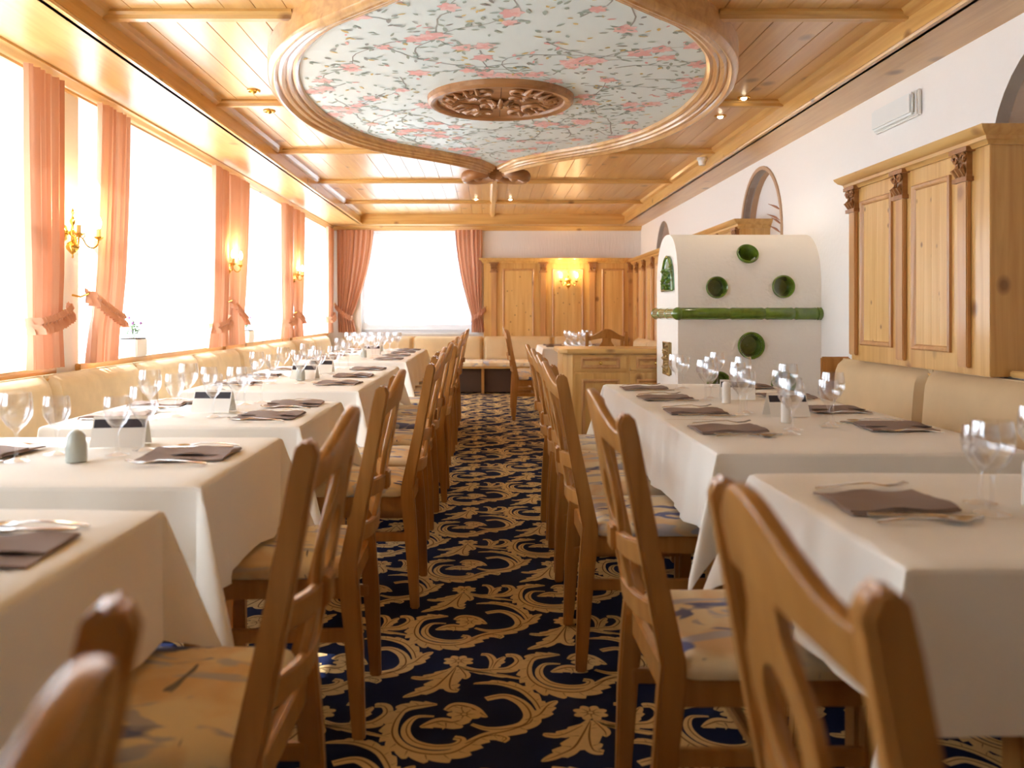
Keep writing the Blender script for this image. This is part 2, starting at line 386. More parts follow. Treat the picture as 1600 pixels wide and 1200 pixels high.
def w_at(dy):
    for (a, wa), (b, wb_) in zip(OUT, OUT[1:]):
        if a <= dy <= b: return wa+(wb_-wa)*(dy-a)/max(1e-6, b-a)
    return 0
for y in (-1.05, .65, 2.35, 4.03, 5.72, 7.42, 9.12, 10.82):
    wv = w_at(y-MCY)
    segs = [(TX0, TX1)] if wv < .05 else [(TX0, MCX-wv+.02), (MCX+wv-.02, TX1)]
    if abs(y-7.42) < .01: segs = [(TX0, MCX-wv+.02), (MCX+wv-.02, TX1)]
    for a, b in segs:
        run('batten', BP, (a, y), (b, y), 'pine_x', ce)
run('batten', BP, (MCX, 8.25), (MCX, TY1), 'pine_y', ce); run('batten', BP, (MCX, TY0), (MCX, 2.6), 'pine_y', ce)

# ------------------------------------------------------------ ceiling medallion
med = empty('ceiling_medallion', (0, 0, 0), label='large painted ceiling medallion with floral panel in a moulded pine frame', category='ceiling medallion')
PR = [(0, Z1), (0, 2.452), (-.012, 2.438), (-.036, 2.434), (-.05, 2.446), (-.056, 2.456), (-.074, 2.446), (-.09, 2.452), (-.096, 2.466), (-.112, 2.458), (-.126, 2.464), (-.132, 2.480), (-.15, 2.474), (-.165, 2.484), (-.172, 2.508), (-.172, Z1)]
ZP = 2.506
inner = {}
for s in (-1, 1):
    pts = [Vector((MCX+s*w_, MCY+dy, 0)) for dy, w_ in OUT if abs(dy) <= 2.58]
    secs = []; inn = []
    for i, p in enumerate(pts):
        t = (pts[min(i+1, len(pts)-1)]-pts[max(i-1, 0)]).normalized(); n = Vector((t.y, -t.x, 0))*s
        fade = min(1, (2.72-abs(p.y-MCY))/.5)
        sc_ = .45+.55*fade
        sec = []
        for a, z in PR:
            q = p+n*a*sc_
            if s*(q.x-MCX) < .004: q.x = MCX+s*.004
            sec.append((q.x, q.y, z))
        secs.append(sec); inn.append((sec[-1][0], sec[-1][1]))
    inner[s] = inn
    MB().loft(secs, closed=False).build('moulded_frame', 'medallion_wood', med, smooth=True)
loop = [p for p in inner[1]]+[p for p in reversed(inner[-1])]
n_ = len(inner[1])
mb = MB()
vs_ = [(x, y, ZP) for x, y in inner[-1]]+[(x, y, ZP) for x, y in inner[1]]
mb.add(vs_, [(i, i+1, n_+i+1, n_+i) for i in range(n_-1)])
mb.build('painted_panel', 'painted_panel', med)
# scroll ends
def scroll(s, fy):
    yb = MCY+fy*2.62
    mb = MB()
    path = []; rad = []
    for i in range(34):
        t = i/33; a = t*PI*2.35; r = .15*(1-.62*t)
        cx, cy = MCX+s*.17, yb+fy*.16
        path.append((cx-s*r*math.cos(a), cy+fy*r*math.sin(a)-fy*.08, 2.475-.035*math.sin(PI*min(1, t*1.3)))); rad.append(.062*(1-.35*t) if t < .85 else .045)
    mb.tube(path, rad, 12, flat=1.1)
    mb.ball((MCX+s*.17, yb+fy*.09, 2.45), .055, 14)
    mb.build('scroll', 'carved_wood', med, smooth=True)
for s in (-1, 1):
    scroll(s, 1)
    scroll(s, -1)
# painted flowers (flat brushwork on the panel)
fm = MB(); zf = ZP-.0012; zc0 = [0]
def inside(x, y, m=.2):
    dy = y-MCY
    return abs(dy) < 2.3 and abs(x-MCX) < w_at(dy)-m and ((x-MCX)**2+(y-MCY)**2) > .5**2
def leafp(x, y, a, l, wd, mi, z=zf):
    c, s = math.cos(a), math.sin(a); zc0[0] += 1; z -= zc0[0]*8e-7
    P = [(0, 0), (l*.3, wd), (l*.7, wd*.8), (l, 0), (l*.7, -wd*.8), (l*.3, -wd)]
    fm.add([(x+c*u-s*v, y+s*u+c*v, z) for u, v in P], [(0, 1, 2, 3, 4, 5)], mi)
def flower(x, y, r):
    k = R.choice([5, 6, 7]); a0 = R.random()*6
    for i in range(k):
        leafp(x, y, a0+2*PI*i/k, r*R.uniform(.8, 1.2), r*.36, R.choice([0, 1, 1]))
    for i in range(4): leafp(x, y, R.random()*6.3, r*.5, r*.14, 0, zf-.0004)
    for i in range(2): leafp(x, y, R.random()*6.3, r*1.4, r*.18, 2, zf+.0002)
def branch(x, y, a, n):
    L_ = [(x, y)]; k = R.uniform(-.25, .25)
    for i in range(n):
        a += k*.5+R.uniform(-.35, .35); k = k*.9+R.uniform(-.12, .12); x += .06*math.cos(a); y += .06*math.sin(a)
        if not inside(x, y): break
        L_.append((x, y))
        if R.random() < .45: leafp(x, y, a+R.choice([-1, 1])*R.uniform(.5, 1.2), R.uniform(.045, .085), R.uniform(.008, .014), 2)
        if R.random() < .13: flower(x, y, R.uniform(.045, .08))
    if len(L_) > 2:
        secs = []
        for i, p in enumerate(L_):
            q = L_[min(i+1, len(L_)-1)]; p_ = L_[max(i-1, 0)]; dx, dy = q[0]-p_[0], q[1]-p_[1]; l = math.hypot(dx, dy) or 1
            wd = .005*(1-.6*i/len(L_))
            secs.append([(p[0]-dy/l*wd, p[1]+dx/l*wd, zf), (p[0]+dy/l*wd, p[1]-dx/l*wd, zf)])
        fm.loft(secs, 3, closed=False)
        flower(L_[-1][0], L_[-1][1], R.uniform(.05, .085))
for i in range(95):
    branch(MCX-1.2+2.4*((i*.618) % 1)*.96+.04, MCY-2.15+4.3*(i+.5)/95, R.random()*6.3, R.randint(8, 22))
for i in range(1700):
    x, y = MCX+R.uniform(-1.2, 1.2), MCY+R.uniform(-2.3, 2.3)
    if inside(x, y): leafp(x, y, R.random()*6.3, R.uniform(.03, .065), R.uniform(.006, .012), R.choice([2, 2, 2, 3, 4]) if R.random() < .9 else 0)
fm.build('floral_painting', ['paint_pink', 'paint_rose', 'paint_green', 'paint_grey', 'paint_gold'], med, kind='stuff')
# carved rosette
rs = MB().lathe([(.001, ZP-.02), (.40, ZP-.02), (.405, ZP-.035), (.425, ZP-.045), (.445, ZP-.045), (.462, ZP-.03), (.466, ZP)], 64)
ro = rs.build('carved_rosette', 'carved_wood', med, smooth=True, loc=(MCX, MCY, 0))
cv = MB()
def spiral(cx, cy, r0, turns, a0, s, r, sh=.78):
    pts = []; rr = []
    for i in range(18):
        t = i/17; q = r0*(1-.85*t); a = a0+s*t*turns*2*PI
        pts.append((cx+q*math.cos(a), cy+q*math.sin(a), ZP-.026)); rr.append(r*(1-.4*t)+.002)
    cv.tube(pts, rr, 8)
for sx in (-1, 1):
    for sy in (-1, 1):
        spiral(sx*.23, sy*.13, .10, 1.3, PI/2*sy if sx > 0 else PI/2*sy, sx*sy, .017)
        spiral(sx*.11, sy*.26, .075, 1.2, 0 if sx > 0 else PI, -sx*sy, .015)
        spiral(sx*.30, sy*.05, .05, 1.2, PI/3*sy, -sx*sy, .012)
        spiral(sx*.09, sy*.09, .06, 1.1, PI*.25, sx*sy, .013)
        for k in range(5):
            a = math.atan2(sy*.2, sx*.3)+(k-2)*.24
            P0 = (.25*math.cos(a), .25*math.sin(a)); P1_ = (.37*math.cos(a+.05), .37*math.sin(a+.05))
            cv.tube([(P0[0], P0[1], ZP-.024), ((P0[0]+P1_[0])/2, (P0[1]+P1_[1])/2, ZP-.036), (P1_[0], P1_[1], ZP-.022)], [.006, .02, .004], 8)
for k in range(8):
    a = 2*PI*k/8; cv.tube([(.02*math.cos(a), .02*math.sin(a), ZP-.03), (.05*math.cos(a), .05*math.sin(a), ZP-.042), (.085*math.cos(a), .085*math.sin(a), ZP-.024)], [.008, .018, .004], 8)
cv.ball((0, 0, ZP-.035), .025)
cv.build('carved_scrollwork', 'carved_wood', ro, smooth=True)
MB().box(-.002, .002, -.40, .40, ZP-.0215, ZP-.0195).build('joint_line', 'bench_dark', ro)

# ------------------------------------------------------------ carpet pattern (woven scrolls)
cp = MB()
cp_cur = []
def leafband(P, w0, wm, w1, lobes, z, both=False, amp=.75, vein=True):
    """acanthus band: centre line P, half width w0..wm..w1, pointed lobes on the outer (right-hand) side"""
    P = cr_spline(P, 10); n = len(P); A, B, Cn = [], [], []; S = [0]
    for a, b in zip(P, P[1:]): S.append(S[-1]+math.hypot(b[0]-a[0], b[1]-a[1]))
    for i, p in enumerate(P):
        q = P[min(i+1, n-1)]; o = P[max(i-1, 0)]; dx, dy = q[0]-o[0], q[1]-o[1]; l = math.hypot(dx, dy) or 1
        nx, ny = dy/l, -dx/l; t = S[i]/S[-1]
        ww = w0+(wm-w0)*math.sin(PI*min(1, t*1.0)) if t < .5 else w1+(wm-w1)*math.sin(PI*t)
        k = (t*lobes) % 1 if lobes else 0
        e = ww*(1+amp*(k**.8 if k < .82 else (1-k)/.18)) if lobes else ww
        g = e if both else ww
        sh = ww*.35*(k if lobes else 0)
        A.append((p[0]+nx*e+dx/l*sh, p[1]+ny*e+dy/l*sh, z)); B.append((p[0]-nx*g*.8, p[1]-ny*g*.8, z)); Cn.append((p[0], p[1], nx, ny, ww, dx/l, dy/l))
    cp_cur.append((A+B, [(i, i+1, n+i+1, n+i) for i in range(n-1)], 0))
    if vein:
        v = [(x+nx*w_*.10, y+ny*w_*.10, z+.0006) for x, y, nx, ny, w_, *_ in Cn]+[(x-nx*w_*.16, y-ny*w_*.16, z+.0006) for x, y, nx, ny, w_, *_ in Cn]
        cp_cur.append((v, [(i, i+1, n+i+1, n+i) for i in range(1, n-2)], 1))
    if lobes:
        for q in range(lobes):
            i = min(n-1, int(n*(q+.45)/lobes)); x, y, nx, ny, w_, tx, ty = Cn[i]
            a = (x+nx*w_*.25, y+ny*w_*.25); b = (x+nx*w_*1.35+tx*w_*.5, y+ny*w_*1.35+ty*w_*.5); m = w_*.09
            cp_cur.append(([(a[0]+tx*m, a[1]+ty*m, z+.0007), (a[0]-tx*m, a[1]-ty*m, z+.0007), (b[0], b[1], z+.0007)], [(0, 1, 2)], 1))
def blossom(cx, cy, r, k, z):
    n = 60; v = [(cx, cy, z)]+[(cx+r*(.72+.28*abs(math.sin(k*PI*i/n)))*math.cos(2*PI*i/n)*1.1, cy+r*(.72+.28*abs(math.sin(k*PI*i/n)))*math.sin(2*PI*i/n), z) for i in range(n)]
    cp_cur.append((v, [(0, 1+i, 1+(i+1) % n) for i in range(n)], 0))
    for q in range(k):
        a = 2*PI*q/k; c, s_ = math.cos(a), math.sin(a); m = r*.05
        cp_cur.append(([(cx+c*r*.25-s_*m, cy+s_*r*.25+c*m, z+.0007), (cx+c*r*.25+s_*m, cy+s_*r*.25-c*m, z+.0007), (cx+c*r*.78, cy+s_*r*.78, z+.0007)], [(0, 1, 2)], 1))
    v = [(cx+r*f*math.cos(2*PI*i/14), cy+r*f*math.sin(2*PI*i/14), z+.0006) for f in (.24, .16) for i in range(14)]
    cp_cur.append((v, [(i, (i+1) % 14, 14+(i+1) % 14, 14+i) for i in range(14)], 1))
leafband([(-0.183, -0.038), (-0.202, -0.11), (-0.203, -0.188), (-0.177, -0.252), (-0.131, -0.292), (-0.074, -0.307), (-0.023, -0.296), (0.017, -0.257), (0.053, -0.215), (0.096, -0.199), (0.125, -0.215), (0.114, -0.236)], .014, .026, .012, 13, .0010, amp=1.0)
leafband([(-0.088, -0.084), (-0.139, -0.087), (-0.162, -0.133), (-0.161, -0.188), (-0.136, -0.236), (-0.087, -0.262), (-0.04, -0.262), (-0.01, -0.246), (-0.003, -0.222), (-0.024, -0.214)], .006, .017, .014, 0, .0012)
leafband([(-0.083, -0.004), (-0.135, -0.012), (-0.175, -0.030), (-0.196, -0.075)], .006, .024, .010, 4, .0011, amp=.8)
leafband([(-0.055, -0.045), (-0.025, -0.012), (0.020, -0.030), (0.072, -0.088)], .012, .030, .003, 5, .0013)
leafband([(-0.125, -0.150), (-0.069, -0.116), (-0.03, -0.122), (0.002, -0.098)], .006, .030, .016, 5, .0012)
blossom(.002, -.072, .048, 7, .0020)
leafband([(0.067, 0.035), (0.129, 0.055), (0.181, 0.005), (0.202, -0.075), (0.179, -0.135), (0.124, -0.161), (0.069, -0.161), (0.025, -0.133)], .016, .022, .008, 0, .0012)
leafband([(0.027, 0.144), (0.107, 0.148), (0.179, 0.105), (0.219, 0.03), (0.235, -0.038)][::-1], .016, .020, .004, 6, .0011)
leafband([(0.181, -0.11), (0.228, -0.075), (0.258, -0.014), (0.29, 0.022)], .010, .022, .003, 4, .0013, True)
leafband([(0.006, -0.252), (0.064, -0.204), (0.134, -0.172), (0.191, -0.133), (0.209, -0.098)], .012, .024, .016, 4, .0014)
leafband([(-0.034, 0.281), (-0.068, 0.19), (-0.101, 0.118), (-0.147, 0.077), (-0.194, 0.044)], .010, .027, .003, 5, .0011, True)
leafband([(-0.033, 0.273), (-0.049, 0.175), (-0.046, 0.105), (-0.020, 0.092)][::-1], .014, .024, .008, 3, .0013, True)
leafband([(-0.058, 0.25), (-0.106, 0.205), (-0.142, 0.185), (-0.181, 0.193)], .010, .016, .006, 3, .0012, True)
leafband([(-0.027, 0.281), (-0.002, 0.215), (0.000, 0.180)], .008, .020, .003, 2, .0012, True)
leafband([(-0.021, 0.289), (0.038, 0.25), (0.096, 0.253), (0.147, 0.265), (0.180, 0.321), (0.168, 0.368), (0.138, 0.372)], .008, .020, .012, 5, .0012)
leafband([(0.080, 0.258), (0.092, 0.321), (0.077, 0.377), (0.050, 0.385)], .006, .016, .012, 0, .0014)
leafband([(0.089, 0.258), (0.106, 0.321), (0.132, 0.368)], .006, .018, .003, 3, .0011)
leafband([(-0.007, 0.258), (0.064, 0.227), (0.133, 0.205), (0.207, 0.175)], .004, .011, .002, 3, .0012)
blossom(-.028, .325, .050, 8, .0021)
PX, PY = .775, .72
row = 0; y = 2.48-.36*9
while y < 12.8:
    x = -.065-PX*3+((row+1) % 2)*PX/2
    while x < 2.6:
        fl_ = 1
        for v, f, mi in cp_cur:
            vv = [(x+a*.94, y+b*.93, z) for a, b, z in v]
            if max(q[0] for q in vv) > XR or min(q[0] for q in vv) < XL or max(q[1] for q in vv) > YB: continue
            cp.add(vv, f, mi)
        x += PX
    y += PY/2; row += 1
me = bpy.data.meshes.new('carpet_pattern'); me.from_pydata(cp.v, [], cp.f)
me.materials.append(MATS['gold_pile']); me.materials.append(MATS['brown_pile']); me.polygons.foreach_set('material_index', cp.m); me.update()
link(bpy.data.objects.new('carpet_pattern', me), fl, kind='stuff')

# ------------------------------------------------------------ windows, sheers, curtains
def lframe(y0, y1, name):
    c = (y0+y1)/2; xo = XL-.30
    f = MB(); t = .07
    f.box(xo, xo+.06, y0, y0+t, SILL+t, WTOP-t).box(xo, xo+.06, y1-t, y1, SILL+t, WTOP-t).box(xo, xo+.06, y0, y1, SILL, SILL+t).box(xo, xo+.06, y0, y1, WTOP-t, WTOP)
    f.box(xo-.01, xo+.07, c-.05, c+.05, SILL+t+.001, WTOP-t-.001)
    f.box(xo+.002, xo+.058, y0+t, c-.05, 1.88, 1.93).box(xo+.002, xo+.058, c+.05, y1-t, 1.88, 1.93)
    o = f.build(name, 'white_frame', kind='structure')
    for a, b in ((y0+t, c-.05), (c+.05, y1-t)):
        MB().box(xo+.025, xo+.031, a, b, SILL+t, WTOP-t).build('pane', 'pane', o)
    MB().box(XL-.29, XL-.012, y0, y1, SILL-.005, SILL+.012).build('window_sill', 'white_frame', o)
    MB().box(XL-.012, XL+.03, y0-.04, y1+.04, SILL-.03, SILL+.014).build('sill_edge', 'pine_y', o, bevel=.006)
    return o
for i, (a, b) in enumerate(WIN_L): lframe(a, b, f'window_{i+1}')
f = MB(); yo = YB+.12; t = .09
f.box(BW[0], BW[0]+t, yo, yo+.06, SILL+.13, WTOP-t).box(BW[1]-t, BW[1], yo, yo+.06, SILL+.13, WTOP-t).box(BW[0], BW[1], yo, yo+.06, SILL, SILL+.13).box(BW[0], BW[1], yo, yo+.06, WTOP-t, WTOP)
f.box(BW[0]+.01, BW[1]-.01, yo-.012, yo-.001, SILL+.045, SILL+.055)
wb_ = f.build('window_6', 'white_frame', kind='structure')
MB().box(BW[0]+t, BW[1]-t, yo+.025, yo+.031, SILL+.13, WTOP-t).build('pane', 'pane', wb_)
MB().box(BW[0]-.03, BW[1]+.03, YB-.03, yo, SILL-.02, SILL).build('window_sill', 'white_frame', wb_, bevel=.004)

def drape(uv, top, tie, bot, zt, z_tie, zb, pleats, depth, seed, nz=34, nu=None, scallop=0):
    """uv(u, n, z) maps wall coords. top/tie/bot are (u0, u1)."""
    rr = random.Random(seed); ph = rr.random()*6; nu = nu or pleats*8
    secs = []
    for i in range(nz+1):
        z = zt+(zb-zt)*i/nz
        if tie and z > z_tie:
            t = (zt-z)/(zt-z_tie); t = t**1.7; a = top[0]+(tie[0]-top[0])*t; b = top[1]+(tie[1]-top[1])*t
        elif tie:
            t = (z_tie-z)/(z_tie-zb); t = t**.6; a = tie[0]+(bot[0]-tie[0])*t; b = tie[1]+(bot[1]-tie[1])*t
        else:
            t = i/nz; a = top[0]+(bot[0]-top[0])*t; b = top[1]+(bot[1]-top[1])*t
        row_ = []
        sq = 1.0
        if tie: sq = .65+.35*min(1, abs(z-z_tie)/.25)
        for j in range(nu+1):
            q = j/nu; k = q+.012*math.sin(q*23+ph)
            n = depth*sq*(math.sin(2*PI*pleats*k+ph)+.35*math.sin(2*PI*pleats*2.3*k+ph*2+z*.8))
            zz = z
            if scallop and i == nz: zz = z+.02*abs(math.sin(PI*q*scallop))
            row_.append(uv(a+(b-a)*q, n, zz))
        secs.append(row_)
    return MB().loft(secs, closed=False, caps=False)
def uvL(off): return lambda u, n, z: (XL+off+n, u, z)
def uvB(off): return lambda u, n, z: (u, YB-off-n, z)
def curtain(name, uvf, off, top, tie, bot, z_tie, z_hook, u_hook, label, group, pleats=5, seed=0, depth=.022):
    uv = uvf(off)
    o = drape(uv, top, tie, bot, Z0-.055, z_tie, .855, pleats, depth, seed).build(name, 'curtain', smooth=True, label=label, category='curtain', group=group)
    # ruffled tieback: band around the gathered cloth rising to a wall hook
    u0, u1 = tie; far = u1 if abs(u_hook-u0) < abs(u_hook-u1) else u0; near = u0 if far == u1 else u1
    secs = []; K = 46
    for i in range(K+1):
        t = i/K; u = far+(u_hook-far)*t+(.012 if far > near else -.012)*(1-t)
        z = z_tie-.03+(z_hook-z_tie+.03)*t**1.6
        n0 = .035+.02*math.sin(PI*t)-(.03 if t > .9 else 0)-(.06*(1-t/.06) if t < .06 else 0)
        ru = .014*math.sin(i*1.9)
        secs.append([uv(u, n0+ru*.3, z+.045), uv(u, n0+ru+.006, z+.02), uv(u, n0+.004, z+.008), uv(u, n0+ru+.012, z-.012), uv(u, n0+ru*1.5+.012, z-.04)])
    mb = MB().loft(secs, closed=False, caps=False)
    mb.build('ruffled_tieback', 'curtain', o, smooth=True)
    h = uv(u_hook, -off+.004, z_hook); h2 = uv(u_hook, .03, z_hook+.01)
    MB().tube([h, ((h[0]+h2[0])/2, (h[1]+h2[1])/2, z_hook-.01), h2], .006, 8).build('tieback_hook', 'brass', o, smooth=True)
    return o
CG = 'salmon curtains at the side windows'
curtain('curtain', uvL, .07, (2.20, 2.55), (2.17, 2.42), (2.15, 2.45), 1.05, 1.12, 2.13, 'salmon curtain at the window nearest the camera, far from the first wall lamp', CG, 6, 1)
curtain('curtain', uvL, .07, (4.16, 4.53), (4.20, 4.52), (4.20, 4.53), 1.10, 1.16, 4.58, 'salmon curtain with ruffled tie on the camera side of the nearest brass wall lamp', CG, 6, 2)
curtain('curtain', uvL, .07, (4.95, 5.33), (4.86, 5.22), (4.80, 5.14), 1.12, 1.24, 4.76, 'salmon curtain with slanting ruffled tie just beyond the nearest brass wall lamp', CG, 6, 3)
curtain('curtain', uvL, .07, (7.03, 7.37), (6.98, 7.34), (6.86, 7.35), 1.04, 1.09, 7.42, 'salmon curtain on the camera side of the second brass wall lamp', CG, 6, 4)
curtain('curtain', uvL, .07, (7.50, 8.05), (7.46, 7.90), (7.44, 7.92), 1.10, 1.24, 7.44, 'broad salmon curtain just beyond the second brass wall lamp', CG, 7, 5)
curtain('curtain', uvL, .07, (9.44, 9.86), (9.46, 9.88), (9.38, 9.90), 1.05, 1.10, 9.94, 'salmon curtain on the camera side of the third brass wall lamp', CG, 6, 6)
curtain('curtain', uvL, .07, (10.02, 10.46), (10.02, 10.36), (10.02, 10.4), 1.08, 1.14, 9.99, 'salmon curtain just beyond the third brass wall lamp', CG, 6, 7)
curtain('curtain', uvL, .07, (12.04, 12.42), (12.06, 12.40), (12.02, 12.42), 1.07, 1.12, 12.46, 'narrow salmon curtain in the corner by the end wall', CG, 5, 8)
curtain('curtain', uvB, .07, (-2.2, -1.66), (-2.19, -1.98), (-2.18, -1.92), 1.08, 1.26, -2.24, 'salmon curtain swept aside at the corner side of the end window', 'salmon curtains at the end window', 7, 9, .03)
curtain('curtain', uvB, .07, (-.46, -.06), (-.22, -.07), (-.22, -.02), 1.08, 1.22, .0, 'salmon curtain swept aside next to the pine panelling', 'salmon curtains at the end window', 6, 10, .03)
for i, (a, b) in enumerate(WIN_L):
    o = drape(uvL(-.10), (a+.05 if i != 2 else a+.16, b-.02), None, (a+.05 if i != 2 else a+.16, b-.02), WTOP-.02, 1, SILL+.05, 24, .012, 20+i, nz=6, nu=190, scallop=30)
    o.build('sheer_curtain', 'sheer', smooth=True, label=f'white sheer curtain across the {ORD[i]} side window from the camera', category='sheer curtain', group='white sheer curtains')
o = drape(uvB(-.06), (BW[0]+.03, BW[1]-.03), None, (BW[0]+.03, BW[1]-.03), WTOP-.02, 1, SILL+.14, 26, .012, 40, nz=8, nu=200, scallop=16)
o.build('sheer_curtain', 'sheer', smooth=True, label='white sheer curtain with scalloped hem across the end window', category='sheer curtain', group='white sheer curtains')

# outside: pale building and ground seen through the end window
bo = empty('building', (0, 0, 0), label='pale building with balconies seen through the sheer of the end window', category='building')
MB().box(-9, 6, 24, 32, -1, 9).build('facade_wall', 'facade', bo)
for zz in (1.6, 4.6):
    MB().box(-8, 5, 22.9, 24, zz-.2, zz).build('balcony_slab', 'facade', bo)
    mbr = MB()
    for k in range(60): mbr.box(-8+k*.22, -7.97+k*.22, 22.92, 22.95, zz, zz+.9)
    mbr.box(-8, 5, 22.9, 22.96, zz+.9, zz+.95).build('railing', 'facade_glass', bo)
for k in range(6):
    for zz in (-.4, 1.9, 4.9): MB().box(-7.6+k*2.1, -6.4+k*2.1, 23.9, 24.01, zz, zz+1.5).build('window', 'facade_glass', bo)
MB().box(-40, 40, -30, 60, -1.3, -1.1).build('ground', 'asphalt', kind='structure')

# ------------------------------------------------------------ pine panelling
def capital(mb, cy, w_, z, d, fr):
    """carved capital; fr(a, d, z): a along the wall, d out of it"""
    def bx(a0, a1, d0, d1, z0, z1, mi=0):
        P = [fr(a, dd, zz) for zz in (z0, z1) for a, dd in ((a0, d0), (a1, d0), (a1, d1), (a0, d1))]
        mb.add(P, [(0, 3, 2, 1), (4, 5, 6, 7), (0, 1, 5, 4), (1, 2, 6, 5), (2, 3, 7, 6), (3, 0, 4, 7)], mi)
    bx(cy-w_*.75, cy+w_*.75, 0, d+.02, z-.02, z)
    bx(cy-w_*.5, cy+w_*.5, 0, d+.004, z-.13, z-.02)
    bx(cy-w_*.62, cy+w_*.62, 0, d+.012, z-.15, z-.13)
    for s in (-1, 1):
        pts = []; 
        for i in range(14):
            a = i/13*2.2*PI; r = .022*(1-.6*i/13); pts.append(fr(cy+s*(.03+r*math.cos(a)), d+.012, z-.045+r*math.sin(a)))
        mb.tube(pts, .008, 6)
        mb.tube([fr(cy+s*.028, d+.004, z-.125), fr(cy+s*.034, d+.018, z-.095), fr(cy+s*.03, d+.006, z-.072)], [.008, .014, .006], 6)
    mb.tube([fr(cy, d+.004, z-.125), fr(cy, d+.022, z-.09), fr(cy, d+.008, z-.06)], [.008, .014, .006], 6)
def boxf(fr, a0, a1, d0, d1, z0, z1, mb=None):
    mb = mb or MB()
    P = [fr(a, dd, zz) for zz in (z0, z1) for a, dd in ((a0, d0), (a1, d0), (a1, d1), (a0, d1))]
    return mb.add(P, [(0, 3, 2, 1), (4, 5, 6, 7), (0, 1, 5, 4), (1, 2, 6, 5), (2, 3, 7, 6), (3, 0, 4, 7)])
def framed(fr, a0, a1, z0, z1, d, root, wd=.028, boards=4):
    """raised moulding round a recessed panel made of boards"""
    pr = [(0, 0), (0, .012), (.008, .018), (.018, .014), (wd, .0)]
    mb = MB(); cor = [(a0, z0), (a1, z0), (a1, z1), (a0, z1)]; sg = [(1, 1), (-1, 1), (-1, -1), (1, -1)]
    mb.loft([[fr(a+sa*n, d+h, z+sz*n) for n, h in pr] for (a, z), (sa, sz) in zip(cor, sg)], closed=False, ring=True)
    m = mb.build('panel_moulding', 'pine_red', root, smooth=True)
    bw = (a1-a0-2*wd)/boards
    for k in range(boards):
        boxf(fr, a0+wd+bw*k+.0007, a0+wd+bw*(k+1)-.0007, d-.004, d+.003, z0+wd, z1-wd).build('panel_board', 'pine_panel', m)
def panelling(root, fr, a0, a1, z0, z1, d, pil, pans, boards=4, ends=(1, 1), base_d=0):
    boxf(fr, a0, a1, base_d, d-.004, z0, z1-.06).build('body', 'pine_z', root, bevel=.003)
    for c in pil:
        o = boxf(fr, c-.04, c+.04, d-.006, d+.018, z0+.03, z1-.20).build('pilaster', 'pine_red', root, bevel=.005)
        mb = MB(); capital(mb, c, .095, z1-.06, d+.018, fr); mb.build('carved_capital', 'carved_wood', o, smooth=False)
    for a, b in pans: framed(fr, a, b, z0+.09, z1-.155, d-.004, root, boards=boards)
    pr = [(0, -.075), (.012, -.075), (.02, -.06), (.03, -.055), (.035, -.04), (.055, -.03), (.07, -.012), (.075, 0), (0, 0)]
    secs = []
    e0, e1 = (.075*ends[0], .075*ends[1])
    mb = MB()
    mb.loft([[fr(a0-(n*ends[0]), d+n, z1+z) for n, z in pr], [fr(a1+(n*ends[1]), d+n, z1+z) for n, z in pr]])
    if ends[0]: mb.loft([[fr(a0-n, base_d, z1+z) for n, z in pr], [fr(a0-n, d+n, z1+z) for n, z in pr]])
    if ends[1]: mb.loft([[fr(a1+n, base_d, z1+z) for n, z in pr], [fr(a1+n, d+n, z1+z) for n, z in pr]])
    mb.build('cornice', 'pine_y', root, smooth=True)
frB = lambda a, d, z: (a, YB-d, z)
frR = lambda a, d, z: (XR-d, a, z)
b1 = empty('wall_panelling', (1.1, YB, 0), label='knotty pine panelling with carved capitals along the end wall', category='wall panelling')
def place(root, builder):
    builder(); bpy.context.view_layer.update()
    mi = root.matrix_world.inverted()
    for c in root.children: c.matrix_parent_inverse = mi
b1.location = (0, 0, 0)
panelling(b1, frB, -.04, 2.2, .60, 1.945, .09, (.11, .835, 1.56, 2.13), ((.24, .70), (.97, 1.43), (1.70, 2.03)), ends=(1, 0))
b2 = empty('wall_panelling', label='deep pine wall panelling beside the banquette, nearer the camera than the stove', category='wall panelling')
panelling(b2, frR, 3.64, 5.02, .866, 1.935, .14, (3.82, 4.40, 4.97), ((3.94, 4.29), (4.51, 4.88)), ends=(1, 1), base_d=-.3)
b3 = empty('wall_panelling', label='pine panelling whose cornice shows above the white stove', category='wall panelling')
panelling(b3, frR, 7.2, 9.2, .60, 1.93, .14, (7.3, 7.9, 8.5, 9.1), ((7.42, 7.78), (8.02, 8.38), (8.62, 8.98)), base_d=-.3)
b4 = empty('wall_panelling', label='pine panelling on the side wall next to the end wall corner', category='wall panelling')
panelling(b4, frR, 10.25, 12.52, .60, 1.92, .14, (10.35, 10.95, 11.55, 12.1), ((10.47, 10.83), (11.07, 11.43), (11.67, 11.98)), ends=(1, 0), base_d=-.3)

# ------------------------------------------------------------ white stove
SX, SY0, SY1 = 1.31, 5.82, 6.54
st = empty('tiled_stove', label='white plastered stove with rounded top, green ceramic band and round vent holes', category='stove')
def stove_profile():
    c = (SY0+SY1)/2; r = (SY1-SY0)/2; pts = [(SY0, 0), (SY0, 1.32)]
    for i in range(1, 24):
        a = PI-PI*i/24; pts.append((c+r*abs(math.cos(a))**.85*(1 if math.cos(a) > 0 else -1), 1.32+.385*math.sin(a)**.85))
    pts += [(SY1, 1.32), (SY1, 0)]
    return pts
sp = stove_profile()
mb = MB(); mb.loft([[(SX, y, z) for y, z in sp], [(XR+.0, y, z) for y, z in sp]])
body = mb.build('stove_body', 'stove_plaster', st, smooth=False)
HOLES = [(1.80, 1.545, .075), (1.575, 1.315, .075), (2.03, 1.32, .078), (1.81, .917, .092), (1.59, .655, .085), (2.03, .655, .085)]
